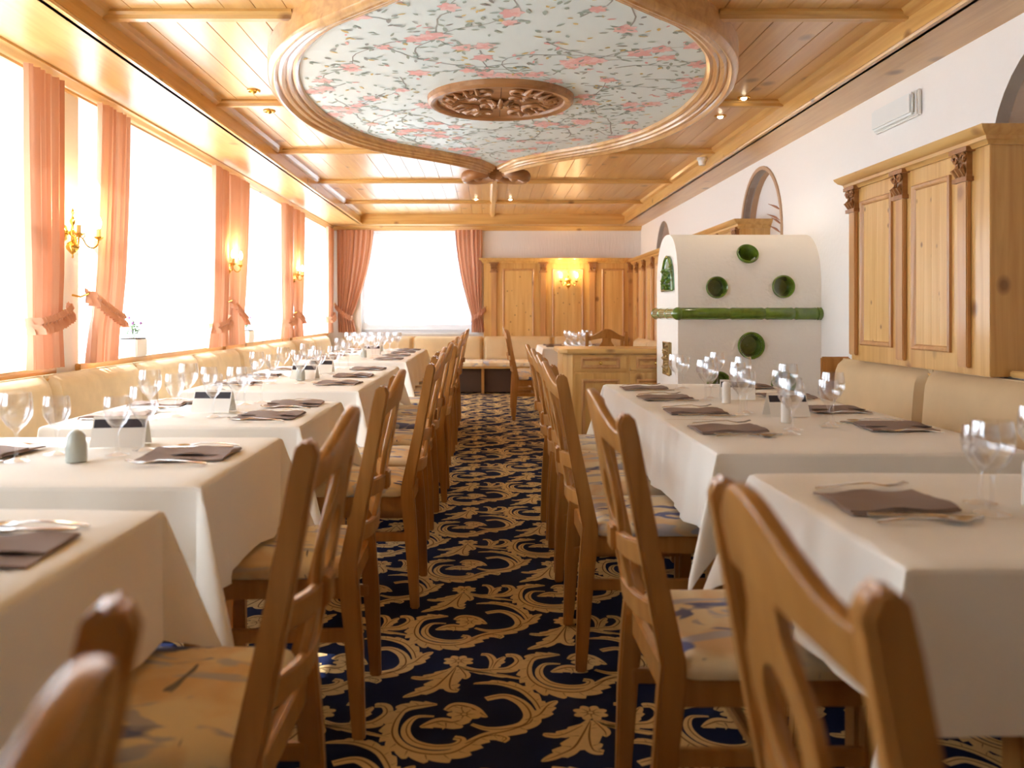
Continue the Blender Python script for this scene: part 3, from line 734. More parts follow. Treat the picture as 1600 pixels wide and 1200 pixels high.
def hole_front(z):   # y of the front surface at height z
    for (ya, za), (yb, zb) in zip(sp[1:13], sp[2:14]):
        if za <= z <= zb+1e-6 and zb > za: return ya+(yb-ya)*(z-za)/(zb-za)
    return SY0
for hx, hz, hr in HOLES:
    cut = MB(); y = hole_front(hz); slope = 0
    cut.lathe([(hr*.8, -.12), (hr*.8, .13)], 28, caps=True, M=Matrix.Translation((hx, y, hz)) @ Matrix.Rotation(PI/2, 4, 'X'))
    co = cut.build('cutter', 'dark_glaze')
    md = body.modifiers.new('b', 'BOOLEAN'); md.object = co; md.operation = 'DIFFERENCE'; md.solver = 'EXACT'
    dg = bpy.context.evaluated_depsgraph_get(); nm = bpy.data.meshes.new_from_object(body.evaluated_get(dg))
    body.modifiers.clear(); body.data = nm; bpy.data.objects.remove(co)
bm = bmesh.new(); bm.from_mesh(body.data)
for f_ in bm.faces: f_.smooth = True
bm.to_mesh(body.data); bm.free()
body.data.set_sharp_from_angle(angle=math.radians(35))
for hx, hz, hr in HOLES:
    y = hole_front(hz); tilt = 0
    if hz > 1.45: tilt = -.55
    M = Matrix.Translation((hx, y, hz)) @ Matrix.Rotation(PI/2+tilt, 4, 'X')
    k = hr
    MB().lathe([(k*.80, -.03), (k*.98, -.004), (k*1.02, .008), (k*.96, .018), (k*.86, .014), (k*.78, -.005), (k*.74, -.05), (k*.70, -.085), (.001, -.09)], 32, M=M).build('vent_ring', 'green_glaze', st, smooth=True)
# bamboo-like band
zc = 1.135
path = [(XR-.02, SY0-.02), (SX+.03, SY0-.02), (SX-.02, SY0+.03), (SX-.02, SY1-.03), (SX+.03, SY1+.02), (XR-.02, SY1+.02)]
def band(p0, p1, nm, k=1):
    d = Vector((p1[0]-p0[0], p1[1]-p0[1], 0)); L_ = d.length
    P = []; r = []
    for i in range(13):
        t = i/12; P.append((p0[0]+d.x*t, p0[1]+d.y*t, zc)); e = min(t, 1-t)*L_
        r.append(.041+.004*max(0, 1-e/.03) if e > .004 else .036)
    return MB().tube(P, r, 16).build('green_tile_bar', 'green_glaze', st, smooth=True)
xs = [SX-.01, 1.66, 1.90, 2.10, XR-.03]
for a, b in zip(xs, xs[1:]): band((a, SY0-.005), (b, SY0-.005), 'b')
band((XR-.035, SY0-.005), (XR+.0, SY0-.005), 'b')
ys = [SY0-.005, SY0+.24, SY0+.48, SY1+.005]
for a, b in zip(ys, ys[1:]): band((SX-.0, a), (SX-.0, b), 'b')
for p in ((SX-.0, SY0-.005), (SX, SY1+.005)):
    MB().ball((p[0], p[1], zc), .045, 16).build('green_tile_corner', 'green_glaze', st, smooth=True)
# relief tiles on the end
def arch_tile(y0, y1, z0, z1, arch, mat, seed):
    c = (y0+y1)/2; r = (y1-y0)/2
    pts = [(y0, z0), (y1, z0)]
    if arch: pts += [(c+r*math.cos(PI*i/12), z1-r*1.3+r*1.3*math.sin(PI*i/12)) for i in range(13)]
    else: pts += [(y1, z1), (y0, z1)]
    V, F = poly_mesh(pts, [], .02, lambda u, v, w_: (SX-.014+w_, u, v))
    o = MB().add(V, F).build('relief_tile', 'tile_green' if arch else 'tile_brown', st)
    rr = random.Random(seed); mb = MB()
    for k in range(26):
        y, z = rr.uniform(y0+.03, y1-.03), rr.uniform(z0+.03, z1-.09 if arch else z1-.03); a = rr.random()*6.3; l = rr.uniform(.02, .05)
        mb.tube([(SX-.014, y, z), (SX-.026, y+l*.5*math.cos(a), z+l*.5*math.sin(a)), (SX-.012, y+l*math.cos(a), z+l*math.sin(a))], [.004, .013, .004], 6)
    mb.tube([(SX-.016, p[0]*.96+c*.04, p[1]*.985+(z0+z1)/2*.015) for p in pts]+[(SX-.016, pts[0][0]*.96+c*.04, pts[0][1]*.985+(z0+z1)/2*.015)], .010, 6)
    mb.build('tile_relief', 'green_glaze' if arch else 'tile_brown', o, smooth=True)
arch_tile(5.93, 6.28, 1.30, 1.545, 1, 'g', 3)
arch_tile(6.02, 6.22, .70, .93, 0, 'g', 4)

# ------------------------------------------------------------ sideboard behind the aisle chairs
sb = empty('sideboard', label='low pine sideboard with panelled doors and brass knobs in front of the stove', category='sideboard')
cx0, cx1, cy0, cy1, ch = .60, 2.20, 6.62, 7.18, .86
V, F = poly_mesh([(cx0-.035, cy0+.04), (cx0+.03, cy0-.03), (cx1, cy0-.03), (cx1, cy1), (cx0-.035, cy1)], [], .038, lambda u, v, w_: (u, v, ch-.038+w_))
MB().add(V, F).build('top', 'pine_x', sb, bevel=.008)
V, F = poly_mesh([(cx0, cy0+.07), (cx0+.07, cy0), (cx1, cy0), (cx1, cy1), (cx0, cy1)], [], ch-.04-.08, lambda u, v, w_: (u, v, .08+w_))
MB().add(V, F).build('body', 'pine_z', sb, bevel=.002)
MB().box(cx0+.06, cx1, cy0+.05, cy1-.02, 0, .08).build('plinth', 'pine_x', sb)
frS = lambda a, d, z: (a, cy0-d, z)
for k in range(3):
    a = .683+k*.43; b = a+.405
    o = boxf(frS, a, b, -.01, .012, .69, .815).build('drawer', 'pine_x', sb, bevel=.003)
    pr = [(0, 0), (0, .008), (.012, .014), (.022, .004), (.03, .0)]
    cor = [(a+.05, .708), (b-.05, .708), (b-.05, .797), (a+.05, .797)]; sg = [(1, 1), (-1, 1), (-1, -1), (1, -1)]
    MB().loft([[frS(q+sa*n, .012+h, z+sz*n) for n, h in pr] for (q, z), (sa, sz) in zip(cor, sg)], closed=False, ring=True).build('drawer_moulding', 'pine_red', o, smooth=True)
    MB().ball(((a+b)/2, cy0-.032, .752), .014).tube([((a+b)/2, cy0-.01, .752), ((a+b)/2, cy0-.03, .752)], .006, 8).build('knob', 'brass', o, smooth=True)
    o = boxf(frS, a, b, -.01, .012, .12, .675).build('door', 'pine_z', sb, bevel=.003)
    cor = [(a+.055, .175), (b-.055, .175), (b-.055, .625), (a+.055, .625)]
    MB().loft([[frS(q+sa*n, .012+h, z+sz*n) for n, h in pr] for (q, z), (sa, sz) in zip(cor, sg)], closed=False, ring=True).build('door_moulding', 'pine_red', o, smooth=True)

# ------------------------------------------------------------ banquettes
def banquette(fr, a0, a1, label, secw, end0=False, end1=False, seed=0, vel='velvet', ztop=.825, seat_d=.62, back_d=.06):
    """fr(a, d, z): a along, d out of wall"""
    root = empty('banquette', label=label, category='banquette', group='upholstered wall benches')
    n = max(1, round((a1-a0)/secw)); w_ = (a1-a0)/n
    rr = random.Random(seed)
    boxf(fr, a0, a1, .02, back_d, .30, ztop-.02).build('back_board', 'pine_y', root)
    boxf(fr, a0, a1, .10, seat_d-.14, .02, .36).build('plinth', 'bench_dark', root)
    boxf(fr, a0, a1, .08, seat_d-.03, .36, .39).build('seat_board', 'pine_y', root)
    for k in range(n+1):
        q = min(max(a0+w_*k, a0+.03), a1-.03); boxf(fr, q-.02, q+.02, seat_d-.13, seat_d-.07, 0, .37).build('leg', 'chair_wood', root, bevel=.004)
    for k in range(n):
        s0, s1 = a0+w_*k+.003, a0+w_*(k+1)-.003
        # padded back
        NU, NV = 22, 12; th = .085; btn = [(.33, .30), (.67, .30)]
        def surf(u, v):
            e = min(u, 1-u)*w_; ez = min(v, 1-v)*(ztop-.43)
            b = (1-math.exp(-e/.022))*(1-math.exp(-ez/.022))
            d = back_d+.012+th*b*(1-.06*math.cos(2*PI*u*2))
            for bu, bv in btn:
                q = ((u-bu)*w_)**2+((v-bv)*.4)**2; d -= .03*math.exp(-q/.0009)+.008*math.exp(-abs(u-bu)*w_/.012)*(1 if v < bv else 0)*.6
            return d
        secs = [[fr(s0+(s1-s0)*i/NU, back_d, .43)]+[fr(s0+(s1-s0)*i/NU, surf(i/NU, j/NV)-.03*(j/NV), .43+(ztop-.43)*j/NV) for j in range(NV+1)]+[fr(s0+(s1-s0)*i/NU, back_d-.01, ztop)] for i in range(NU+1)]
        o = MB().loft(secs).build('back_cushion', vel, root, smooth=True)
        mb = MB()
        for bu, bv in btn:
            c = fr(s0+(s1-s0)*bu, surf(bu, bv)-.006, .43+(ztop-.43)*bv); mb.ball(c, .011, 8)
        mb.build('button', 'button', o, smooth=True)
        secs = [[fr(s0+(s1-s0)*i/8, .10, .39), fr(s0+(s1-s0)*i/8, seat_d-.01, .39), fr(s0+(s1-s0)*i/8, seat_d+.0, .41), fr(s0+(s1-s0)*i/8, seat_d-.004, .445-.004*abs(i-4)/4), fr(s0+(s1-s0)*i/8, seat_d-.03, .462), fr(s0+(s1-s0)*i/8, .10, .468)] for i in range(9)]
        MB().loft(secs).build('seat_cushion', 'seat_fabric', root, smooth=True)
    for e, q in ((end0, a0), (end1, a1)):
        if e:
            s = -1 if q == a0 else 1
            boxf(fr, q+s*.002, q+s*.028, .0, .18, .0, ztop+.008).build('end_panel', 'chair_wood', root, bevel=.008)
    return root
frL = lambda a, d, z: (XL+.035+d, a, z)
frR2 = lambda a, d, z: (XR-.03-d, a, z)
frB2 = lambda a, d, z: (a, YB-.1-d, z)
banquette(frL, -2.2, 11.88, 'long cream velvet banquette under the side windows', 1.08, seed=1)
banquette(frR2, -2.2, 5.28, 'tan velvet banquette along the wall on the camera side of the stove', 1.01, end1=True, seed=2, vel='velvet_tan', ztop=.86)
banquette(frB2, -2.1, 2.0, 'tan velvet banquette across the end wall', 1.02, seed=3, vel='velvet_tan', ztop=.80)
banquette(lambda a, d, z: (XR-.16-d, a, z), 8.9, 11.7, 'short tan banquette by the side wall beyond the stove', .95, seed=4, vel='velvet_tan', ztop=.80, seat_d=.5)

# ------------------------------------------------------------ chairs
def lean(z): return .03-(z-.45)*.185
def make_chair():
    root = empty('dining_chair')
    W = .20
    for s in (-1, 1):
        pr = [(-.018, 0), (.016, 0), (.040, .30), (.054, .42), (.052, .47), (lean(.7)+.017, .70), (lean(.90)+.016, .90), (lean(.935)+.014, .935), (lean(.948)+.002, .948), (lean(.948)-.010, .946), (lean(.93)-.022, .925), (lean(.7)-.024, .70), (.004, .46), (-.002, .40), (-.012, .25)]
        y0 = s*W
        MB().loft([[(x, y0-.016, z) for x, z in pr], [(x, y0+.016, z) for x, z in pr]]).build('rear_leg', 'chair_wood', root, bevel=.005)
        MB().loft([[(x, y, z) for x, y in ((.405-t, s*.185-.019+t), (.443-t*0, s*.185-.019+t), (.443, s*.185+.019-t), (.405-t, s*.185+.019-t))] for z, t in ((0, .005), (.38, 0))]).build('front_leg', 'chair_wood', root, bevel=.004)
        MB().box(.03, .43, s*.185-.011, s*.185+.011, .372, .43).build('side_apron', 'chair_wood', root, bevel=.003)
        MB().box(.02, .42, s*.188-.010, s*.188+.010, .255, .290).build('side_stretcher', 'chair_wood', root, bevel=.003)
    MB().box(.415, .437, -.17, .17, .372, .43).build('front_apron', 'chair_wood', root, bevel=.003)
    MB().box(.02, .042, -.185, .185, .372, .43).build('rear_apron', 'chair_wood', root, bevel=.003)
    MB().box(.20, .222, -.18, .18, .26, .285).build('cross_stretcher', 'chair_wood', root, bevel=.003)
    n = 20
    def bow(q): return -.032*(1-q*q)
    secs = []
    for i in range(n+1):
        q = -1+2*i/n; y = q*.187
        top = .905+.072*(.5+.5*math.cos(PI*min(1, abs(q)/.92)))**.9; bot = .848+.034*(1-q*q)
        x0, x1 = lean(bot)+bow(q), lean(top)+bow(q)
        secs.append([(x0-.012, y, bot), (x0+.010, y, bot), (x1+.010, y, top-.006), (x1+.006, y, top), (x1-.008, y, top), (x1-.012, y, top-.006)])
    MB().loft(secs).build('top_rail', 'chair_wood', root, bevel=.003, seg=1)
    for zc_, hh in ((.665, .024), (.545, .024)):
        secs = []
        for i in range(n+1):
            q = -1+2*i/n; y = q*.187; x = lean(zc_)+bow(q); zz = zc_-.010*(1-q*q)
            secs.append([(x-.010, y, zz-hh), (x+.008, y, zz-hh), (x+.004, y, zz+hh), (x-.014, y, zz+hh)])
        MB().loft(secs).build('back_rail', 'chair_wood', root, bevel=.004)
    # pierced splat
    half = [(.030, .50), (.042, .535), (.046, .565), (.032, .595), (.026, .63), (.040, .665), (.070, .70), (.092, .745), (.088, .79), (.062, .825), (.046, .85), (.046, .895)]
    outer = [(a, b) for a, b in half]+[(-a, b) for a, b in reversed(half)]
    hole = [(.048*math.cos(2*PI*k/18), .748+.055*math.sin(2*PI*k/18)) for k in range(18)]
    V, F = poly_mesh(outer, [hole], .014, lambda u, v, w_: (lean(v)-.034+w_-.005, u, v))
    MB().add(V, F).build('back_splat', 'chair_wood', root, bevel=.002, seg=1)
    MB().box(lean(.655)-.056, lean(.655)-.030, -.028, .028, .632, .684).build('splat_block', 'chair_wood', root, bevel=.004)
    # cushion
    secs = []
    for (ins, z) in ((.012, .428), (.0, .434), (-.004, .448), (.0, .462), (.014, .473), (.05, .480), (.12, .484), (.19, .485)):
        x0, x1, wy = .045+ins*.9, .465-ins*.9, .218-ins
        loop = []
        rc = max(.004, .03-ins*.1)
        for (cx, cy, a0) in ((x1-rc, wy-rc, 0), (x0+rc, wy-rc-.004, PI/2), (x0+rc, -wy+rc+.004, PI), (x1-rc, -wy+rc, 1.5*PI)):
            for k in range(5):
                a = a0+PI/2*k/4; loop.append((cx+rc*math.cos(a), cy+rc*math.sin(a), z))
        secs.append(loop)
    MB().loft(secs).build('seat_cushion', 'seat_fabric', root, smooth=True)
    return root
proto = make_chair(); used = [False]
def chair(x, y, rz, label, group):
    o = proto if not used[0] else copy_tree(proto); used[0] = True
    o.location = (x, y, 0); o.rotation_euler = (0, 0, rz); o['label'] = label; o['category'] = 'chair'; o['group'] = group
    return o
LY = [(-.285, .37, .14), (-.335, 1.50, 0), (-.345, 2.48, 0), (-.275, 3.49, .0), (-.30, 4.08, 0), (-.29, 4.67, 0), (-.255, 5.32, 0), (-.30, 5.92, 0), (-.28, 6.57, 0), (-.27, 7.15, 0), (-.28, 7.72, 0), (-.29, 8.28, 0), (-.285, 8.82, 0)]
for i, (x, y, a) in enumerate(LY):
    chair(x, y, PI+a+R.uniform(-.02, .02), f'{ORD[i]} chair from the camera in the aisle row at the window-side tables', 'chairs along the window-side tables')
RY = [(.345, .81), (.33, 1.85), (.30, 2.91), (.31, 3.41), (.315, 3.93), (.315, 4.46)]
for i, (x, y) in enumerate(RY):
    chair(x, y, R.uniform(-.015, .015), f'{ORD[i]} chair from the camera in the aisle row at the stove-side tables', 'chairs along the stove-side tables')
chair(.29, 9.22, 0, 'nearer of the two aisle chairs at the far table behind the sideboard', 'chairs at the far table')
chair(.30, 9.98, 0, 'farther of the two aisle chairs at the far table behind the sideboard', 'chairs at the far table')
chair(1.235, 8.82, PI/2, 'chair seen from behind just above the sideboard top', 'chairs at the far table')

# ------------------------------------------------------------ tables and cloths
TZ = .748
def cloth_mesh(x0, x1, y0, y1, ov, seed, z=TZ+.006, pad=.006):
    """ov = overhang on (x0, x1, y0, y1) sides; corners hang as folded tails"""
    rr = random.Random(seed); x0 -= pad if ov[0] else 0; x1 += pad if ov[1] else 0; y0 -= pad if ov[2] else 0; y1 += pad if ov[3] else 0
    R0 = .012
    ph = [rr.random()*6.3 for _ in range(8)]
    def hang(s):       # arc length past edge -> (outward, down)
        if s <= 0: return 0, 0
        if s < R0*PI/2: a = s/R0; return R0*math.sin(a), R0*(1-math.cos(a))
        return R0, R0+(s-R0*PI/2)
    us = []
    def grid(a, b, oa, ob):
        g = []
        if oa: g += [a-oa*(1-i/14) for i in range(14)]+[a-R0*1.5, a-R0*.8]
        m = max(10, int((b-a)/.05)); g += [a+(b-a)*i/m for i in range(m+1)]
        if ob: g += [b+R0*.8, b+R0*1.5]+[b+ob*(i+1)/14 for i in range(14)]
        return sorted(set(round(q, 5) for q in g))
    gx, gy = grid(x0, x1, ov[0], ov[1]), grid(y0, y1, ov[2], ov[3])
    def pos(u, v):
        du = max(x0-u, 0) or max(u-x1, 0); dv = max(y0-v, 0) or max(v-y1, 0)
        su = -1 if u < x0 else 1; sv = -1 if v < y0 else 1
        cx, cy = min(max(u, x0), x1), min(max(v, y0), y1)
        if du <= 0 and dv <= 0:
            return (u, v, z+.0016*math.sin(u*9+ph[0])*math.sin(v*7+ph[1]))
        if du > 0 and dv > 0:
            r = math.hypot(du, dv); th = math.atan2(dv, du); o, d = hang(r)
            k = max(0, math.sin(2*th)); kk = (.14 if abs(cx) > 1.2 else .36)*r*k**2
            bx = o*math.cos(th)**.5 if du > 0 else 0; by = o*math.sin(th)**.5
            tw = .10*r*math.sin(4*th)
            return (cx+su*(bx+kk*.8+tw*.5), cy+sv*(by+kk*.8-tw*.5), z-d)
        o, d = hang(du or dv)
        wv = .10*d*math.sin((v if du > 0 else u)*13+ph[2])+.05*d*math.sin((v if du > 0 else u)*29+ph[3])
        # calm the waves next to the corners
        if du > 0: e = min(v-y0, y1-v) ; wv *= min(1, max(0, e)/.12)
        else: e = min(u-x0, x1-u); wv *= min(1, max(0, e)/.12)
        o += max(-.003, wv)+.02*d
        if du > 0: return (cx+su*o, v, z-d)
        return (u, cy+sv*o, z-d)
    nx, ny = len(gx), len(gy)
    V = [pos(u, v) for u in gx for v in gy]
    F = []
    for i in range(nx-1):
        for j in range(ny-1):
            q = (i*ny+j, (i+1)*ny+j, (i+1)*ny+j+1, i*ny+j+1); u, v = (gx[i]+gx[i+1])/2, (gy[j]+gy[j+1])/2
            if (u < x0 or u > x1) and (v < y0 or v > y1):
                if (u < x0) == (v < y0): F += [(q[0], q[1], q[2]), (q[0], q[2], q[3])]
                else: F += [(q[0], q[1], q[3]), (q[1], q[2], q[3])]
            else: F.append(q)
    return MB().add(V, F)
def table(x0, x1, y0, y1, where, joints=(0, 0), seed=0, group='', ovx=(1, 1), OV=.262, stretch=False):
    t = empty('dining_table', ((x0+x1)/2, (y0+y1)/2, 0), label='cloth-covered wooden table, '+where.split(' ', 2)[2], category='table', group=group+' tables')
    cx, cy = (x0+x1)/2, (y0+y1)/2; hx, hy = (x1-x0)/2, (y1-y0)/2
    MB().box(-hx, hx, -hy, hy, TZ-.03, TZ).build('tabletop', 'pine_y', t, bevel=.004)
    MB().box(-hx+.05, hx-.05, -hy+.04, hy-.04, TZ-.10, TZ-.03).build('apron', 'pine_y', t)
    lm = MB().box(-.03, .03, -.03, .03, 0, TZ-.1).mesh('leg', ['chair_wood'], bevel=.004)
    for a in (-1, 1):
        for b in (-1, 1):
            o = bpy.data.objects.new('leg', lm); o.location = (a*(hx-.22), b*(hy-.06), 0); link(o, t)
    ov = (OV*ovx[0], OV*ovx[1], OV*(not joints[0]), OV*(not joints[1]))
    c = cloth_mesh(x0, x1, y0, y1, ov, seed).build('tablecloth', 'cloth', smooth=True, label=f'white tablecloth, {where}', category='tablecloth', group=group+' tablecloths')
XA, XB = .655, 1.51
LG, RG = 'window-side', 'stove-side'
table(-XB, -XA, .90, 1.66, 'on the nearest window-side table', seed=1, group=LG)
table(-XB, -XA, 1.92, 2.63, 'on the second window-side table', seed=2, group=LG)
table(-XB, -XA, 2.92, 3.72, 'on the third window-side table', seed=3, group=LG)
table(-XB, -XA, 4.25, 5.20, 'on the camera end of the fourth window-side table block', (0, 1), 4, LG)
table(-XB, -XA, 5.20, 6.15, 'on the far end of the fourth window-side table block', (1, 0), 5, LG)
table(-XB, -XA, 6.75, 7.93, 'on the camera end of the farthest window-side table block', (0, 1), 6, LG)
table(-XB, -XA, 7.93, 9.10, 'on the far end of the farthest window-side table block', (1, 0), 7, LG)
table(XA, XB, 1.31, 2.04, 'on the nearest stove-side table', seed=11, group=RG)
table(XA, XB, 2.37, 3.08, 'on the camera end of the long stove-side table', (0, 1), 12, RG)
table(XA, XB, 3.08, 3.85, 'in the middle of the long stove-side table', (1, 1), 13, RG)
table(XA, XB, 3.85, 4.61, 'on the stove end of the long stove-side table', (1, 0), 14, RG)
table(.64, 1.50, 9.31, 10.40, 'on the table behind the sideboard', seed=15, group=RG)
CZ = TZ+.0085

# ------------------------------------------------------------ tableware prototypes
def glass_mesh(h, rb, rr_, stem):
    zb = h-stem
    pr = [(.031, .0), (.032, .0015), (.020, .004), (.006, .009), (.004, .02), (.0036, stem*.6), (.0042, stem-.008), (.010, stem+.002), (rb*.62, stem+.016), (rb*.92, stem+.036), (rb, stem+.052), (rb*.97, stem+zb*.75), (rr_, h), (rr_-.0012, h), (rb*.97-.0015, stem+zb*.74), (rb-.0018, stem+.053), (rb*.9-.0015, stem+.037), (rb*.6, stem+.018), (.003, stem+.006)]
    return MB().lathe(pr, 24).mesh('wine_glass', ['glass'], smooth=True)
G1 = glass_mesh(.178, .040, .035, .080); G2 = glass_mesh(.158, .036, .032, .070)
def napkin_mesh(seed):
    rr = random.Random(seed); a = .11; b = .095; n = 10
    def top(u, v): return .006+.006*math.sin(u*2.4+rr0)*math.cos(v*1.7)+.003*math.sin(u*5+v*3+rr0)
    rr0 = rr.random()*6
    V = []; F = []
    for i in range(n+1):
        for j in range(n+1):
            u = -1+2*i/n; v = -1+2*j/n; V.append((u*a, v*b+u*.012, max(.003, top(u, v))))
    m = len(V)
    for i in range(n+1):
        for j in range(n+1):
            u = -1+2*i/n; v = -1+2*j/n; V.append((u*a, v*b+u*.012, max(.0, V[i*(n+1)+j][2]-.004)))
    for i in range(n):
        for j in range(n):
            k = i*(n+1)+j; F.append((k, k+n+1, k+n+2, k+1)); F.append((m+k, m+k+1, m+k+n+2, m+k+n+1))
    edge = [i*(n+1) for i in range(n+1)]+[n*(n+1)+j for j in range(1, n+1)]+[i*(n+1)+n for i in range(n-1, -1, -1)]+[j for j in range(n-1, 0, -1)]
    for p, q in zip(edge, edge[1:]+edge[:1]): F.append((p, q, m+q, m+p))
    # folded upper layer
    s = MB().add(V, F)
    V2 = [(x*.98-.002, y*.62-.03, z+.004) for x, y, z in V]
    s.add(V2, F)
    return s.mesh('napkin', ['napkin'], smooth=True)
NAP = [napkin_mesh(k) for k in range(4)]
def bar(mb, pts, ws, th=.0014):
    secs = []
    for (x, z), w_ in zip(pts, ws): secs.append([(x, -w_, z), (x, w_, z), (x, w_*.8, z+th), (x, -w_*.8, z+th)])
    mb.loft(secs)
def knife_m():
    mb = MB(); bar(mb, [(-.105, .004), (-.10, .003), (-.02, .003), (.0, .0035), (.005, .0025), (.085, .0015), (.108, .001)], [.004, .008, .006, .005, .009, .009, .002], .004); return mb.mesh('table_knife', ['steel'], bevel=.0008, seg=1)
def fork_m():
    mb = MB(); bar(mb, [(-.10, .002), (-.09, .004), (-.03, .010), (.02, .012), (.04, .008), (.055, .006)], [.003, .009, .004, .003, .010, .012], .002)
    for k in range(4): y = -.0095+.0063*k; mb.loft([[(x, y-.0016, z), (x, y+.0016, z), (x, y+.0016, z+.0015), (x, y-.0016, z+.0015)] for x, z in ((.054, .006), (.08, .008), (.10, .014))])
    return mb.mesh('table_fork', ['steel'], bevel=0, smooth=True)
def spoon_m():
    mb = MB(); bar(mb, [(-.09, .002), (-.08, .004), (-.03, .009), (.02, .009), (.045, .004)], [.003, .008, .004, .003, .006], .002)
    secs = []
    for i in range(9):
        t = i/8; w_ = .018*math.sin(PI*min(.98, max(.06, t)))**.7; x = .04+.052*t; d = .006*math.sin(PI*t)
        secs.append([(x, -w_, .006), (x, -w_*.5, .006-d*.8), (x, 0, .006-d), (x, w_*.5, .006-d*.8), (x, w_, .006), (x, w_*.5, .0068-d*.7), (x, 0, .007-d), (x, -w_*.5, .0068-d*.7)])
    mb.loft(secs); return mb.mesh('table_spoon', ['steel'], smooth=True)
KN, FK, SP = knife_m(), fork_m(), spoon_m()
def put(me, name, x, y, z, rz, label, cat, group):
    o = bpy.data.objects.new(name, me); o.location = (x, y, z); o.rotation_euler = (0, 0, rz)
    return link(o, None, label=label, category=cat, group=group)
def setting(x, y, d, k, row, side, spoon=True, dx=0):
    """d=+1: guest looks towards +x ; x is napkin centre"""
    j = lambda s: R.uniform(-s, s)
    where = f'at the {ORD[k]} {side} place from the camera at the {row} tables'
    rz = 0 if d > 0 else PI
    put(NAP[R.randrange(4)], 'napkin', x+j(.01), y+j(.01), CZ, rz+j(.12), f'folded brown napkin {where}', 'napkin', f'brown napkins on the {row} tables')
    put(FK, 'table_fork', x+j(.008)+d*.01, y+d*.135, CZ, rz+j(.06), f'steel fork {where}', 'fork', f'forks on the {row} tables')
    put(KN, 'table_knife', x+d*.02, y-d*.128, CZ, rz+j(.06), f'steel knife {where}', 'knife', f'knives on the {row} tables')
    if spoon: put(SP, 'table_spoon', x+d*.0, y-d*.165, CZ, rz+j(.08), f'steel spoon {where}', 'spoon', f'spoons on the {row} tables')
    put(G1, 'wine_glass', x+d*.155+j(.01), y-d*.10+j(.015), CZ, 0, f'larger stemmed glass {where}', 'wine glass', f'wine glasses on the {row} tables')
    put(G2, 'wine_glass', x+d*.205+j(.01), y-d*.01+j(.015), CZ, 0, f'smaller stemmed glass {where}', 'wine glass', f'wine glasses on the {row} tables')
LS = [1.36, 2.28, 3.14, 3.54, 4.60, 5.18, 5.80, 7.05, 7.65, 8.25, 8.80]
RS = [1.72, 2.80, 3.30, 3.84, 4.33]
for k, y in enumerate(LS):
    setting(-.80, y, -1, k, 'window-side', 'aisle'); setting(-1.365, y+.03, 1, k, 'window-side', 'bench')
for k, y in enumerate(RS):
    setting(.80, y, 1, k, 'stove-side', 'aisle', spoon=(k < 2)); setting(1.365, y+.05, -1, k, 'stove-side', 'bench', spoon=(k < 2))
for k, y in enumerate((9.72, 10.15)):
    setting(.80, y, 1, k, 'far', 'aisle', False); setting(1.34, y, -1, k, 'far', 'bench', False)

def shaker(x, y, label):
    mat = 'porcelain' if x > 0 else 'porcelain_grey'
    pr = [(.001, 0), (.025, 0), (.027, .004), (.026, .04), (.022, .066), (.015, .077), (.005, .081), (.001, .082)]
    pr2 = [(.001, 0), (.017, 0), (.018, .003), (.018, .075), (.016, .086), (.009, .092), (.001, .094)]
    o = MB().lathe(pr2 if x > 0 else pr, 22).build('salt_shaker', mat, smooth=True, loc=(x, y, CZ), label=label, category='salt shaker', group='white salt shakers')
    mb = MB(); top = .094 if x > 0 else .082
    for k in range(5): a = 2*PI*k/5; mb.ball((.005*math.cos(a), .005*math.sin(a), top-.0015), .0012, 6)
    mb.build('hole', 'print_dark', o)
def card(x, y, rz, label):
    o = empty('menu_card', (x, y, CZ), rz, label=label, category='menu card', group='folded menu cards on the tables')
    w_, h, d, t = .075, .085, .042, .001
    for s in (-1, 1):
        MB().loft([[(-w_, s*d, 0), (w_, s*d, 0), (w_, s*d+t, 0), (-w_, s*d+t, 0)], [(-w_, 0, h), (w_, 0, h), (w_, s*t, h), (-w_, s*t, h)]]).build('card_face', 'paper', o)
    f0, f1 = .62, .90
    MB().loft([[(-w_+.004, -d*(1-f0)-.0008, h*f0), (w_-.004, -d*(1-f0)-.0008, h*f0), (w_-.004, -d*(1-f0)-.0002, h*f0), (-w_+.004, -d*(1-f0)-.0002, h*f0)], [(-w_+.004, -d*(1-f1)-.0008, h*f1), (w_-.004, -d*(1-f1)-.0008, h*f1), (w_-.004, -d*(1-f1)-.0002, h*f1), (-w_+.004, -d*(1-f1)-.0002, h*f1)]]).build('printed_band', 'print_dark', o)
TN = ['nearest', 'second', 'third', 'fourth', 'fifth', 'sixth', 'farthest']
for k, y in enumerate((1.22, 2.20, 3.41, 4.85, 5.62, 7.35, 8.52)):
    shaker(-1.06, y, f'{TN[k]} squat white salt shaker on the window-side tables')
for k, y in enumerate((2.47, 3.31, 4.97, 5.48, 7.9)):
    card(-1.06, y, R.uniform(-.2, .2), f'{(TN[:4]+["farthest"])[k]} folded white menu card on the window-side tables')
for k, y in enumerate((1.70, 2.98, 3.62)):
    shaker((1.09, 1.05, 1.02)[k], y, f'{("nearest", "middle", "farthest")[k]} slim white salt shaker on the stove-side tables')
for k, y in enumerate((1.62, 3.18, 3.80)):
    card(1.12, y, R.uniform(-.3, .1), f'{("nearest", "middle", "farthest")[k]} folded menu card on the stove-side tables')
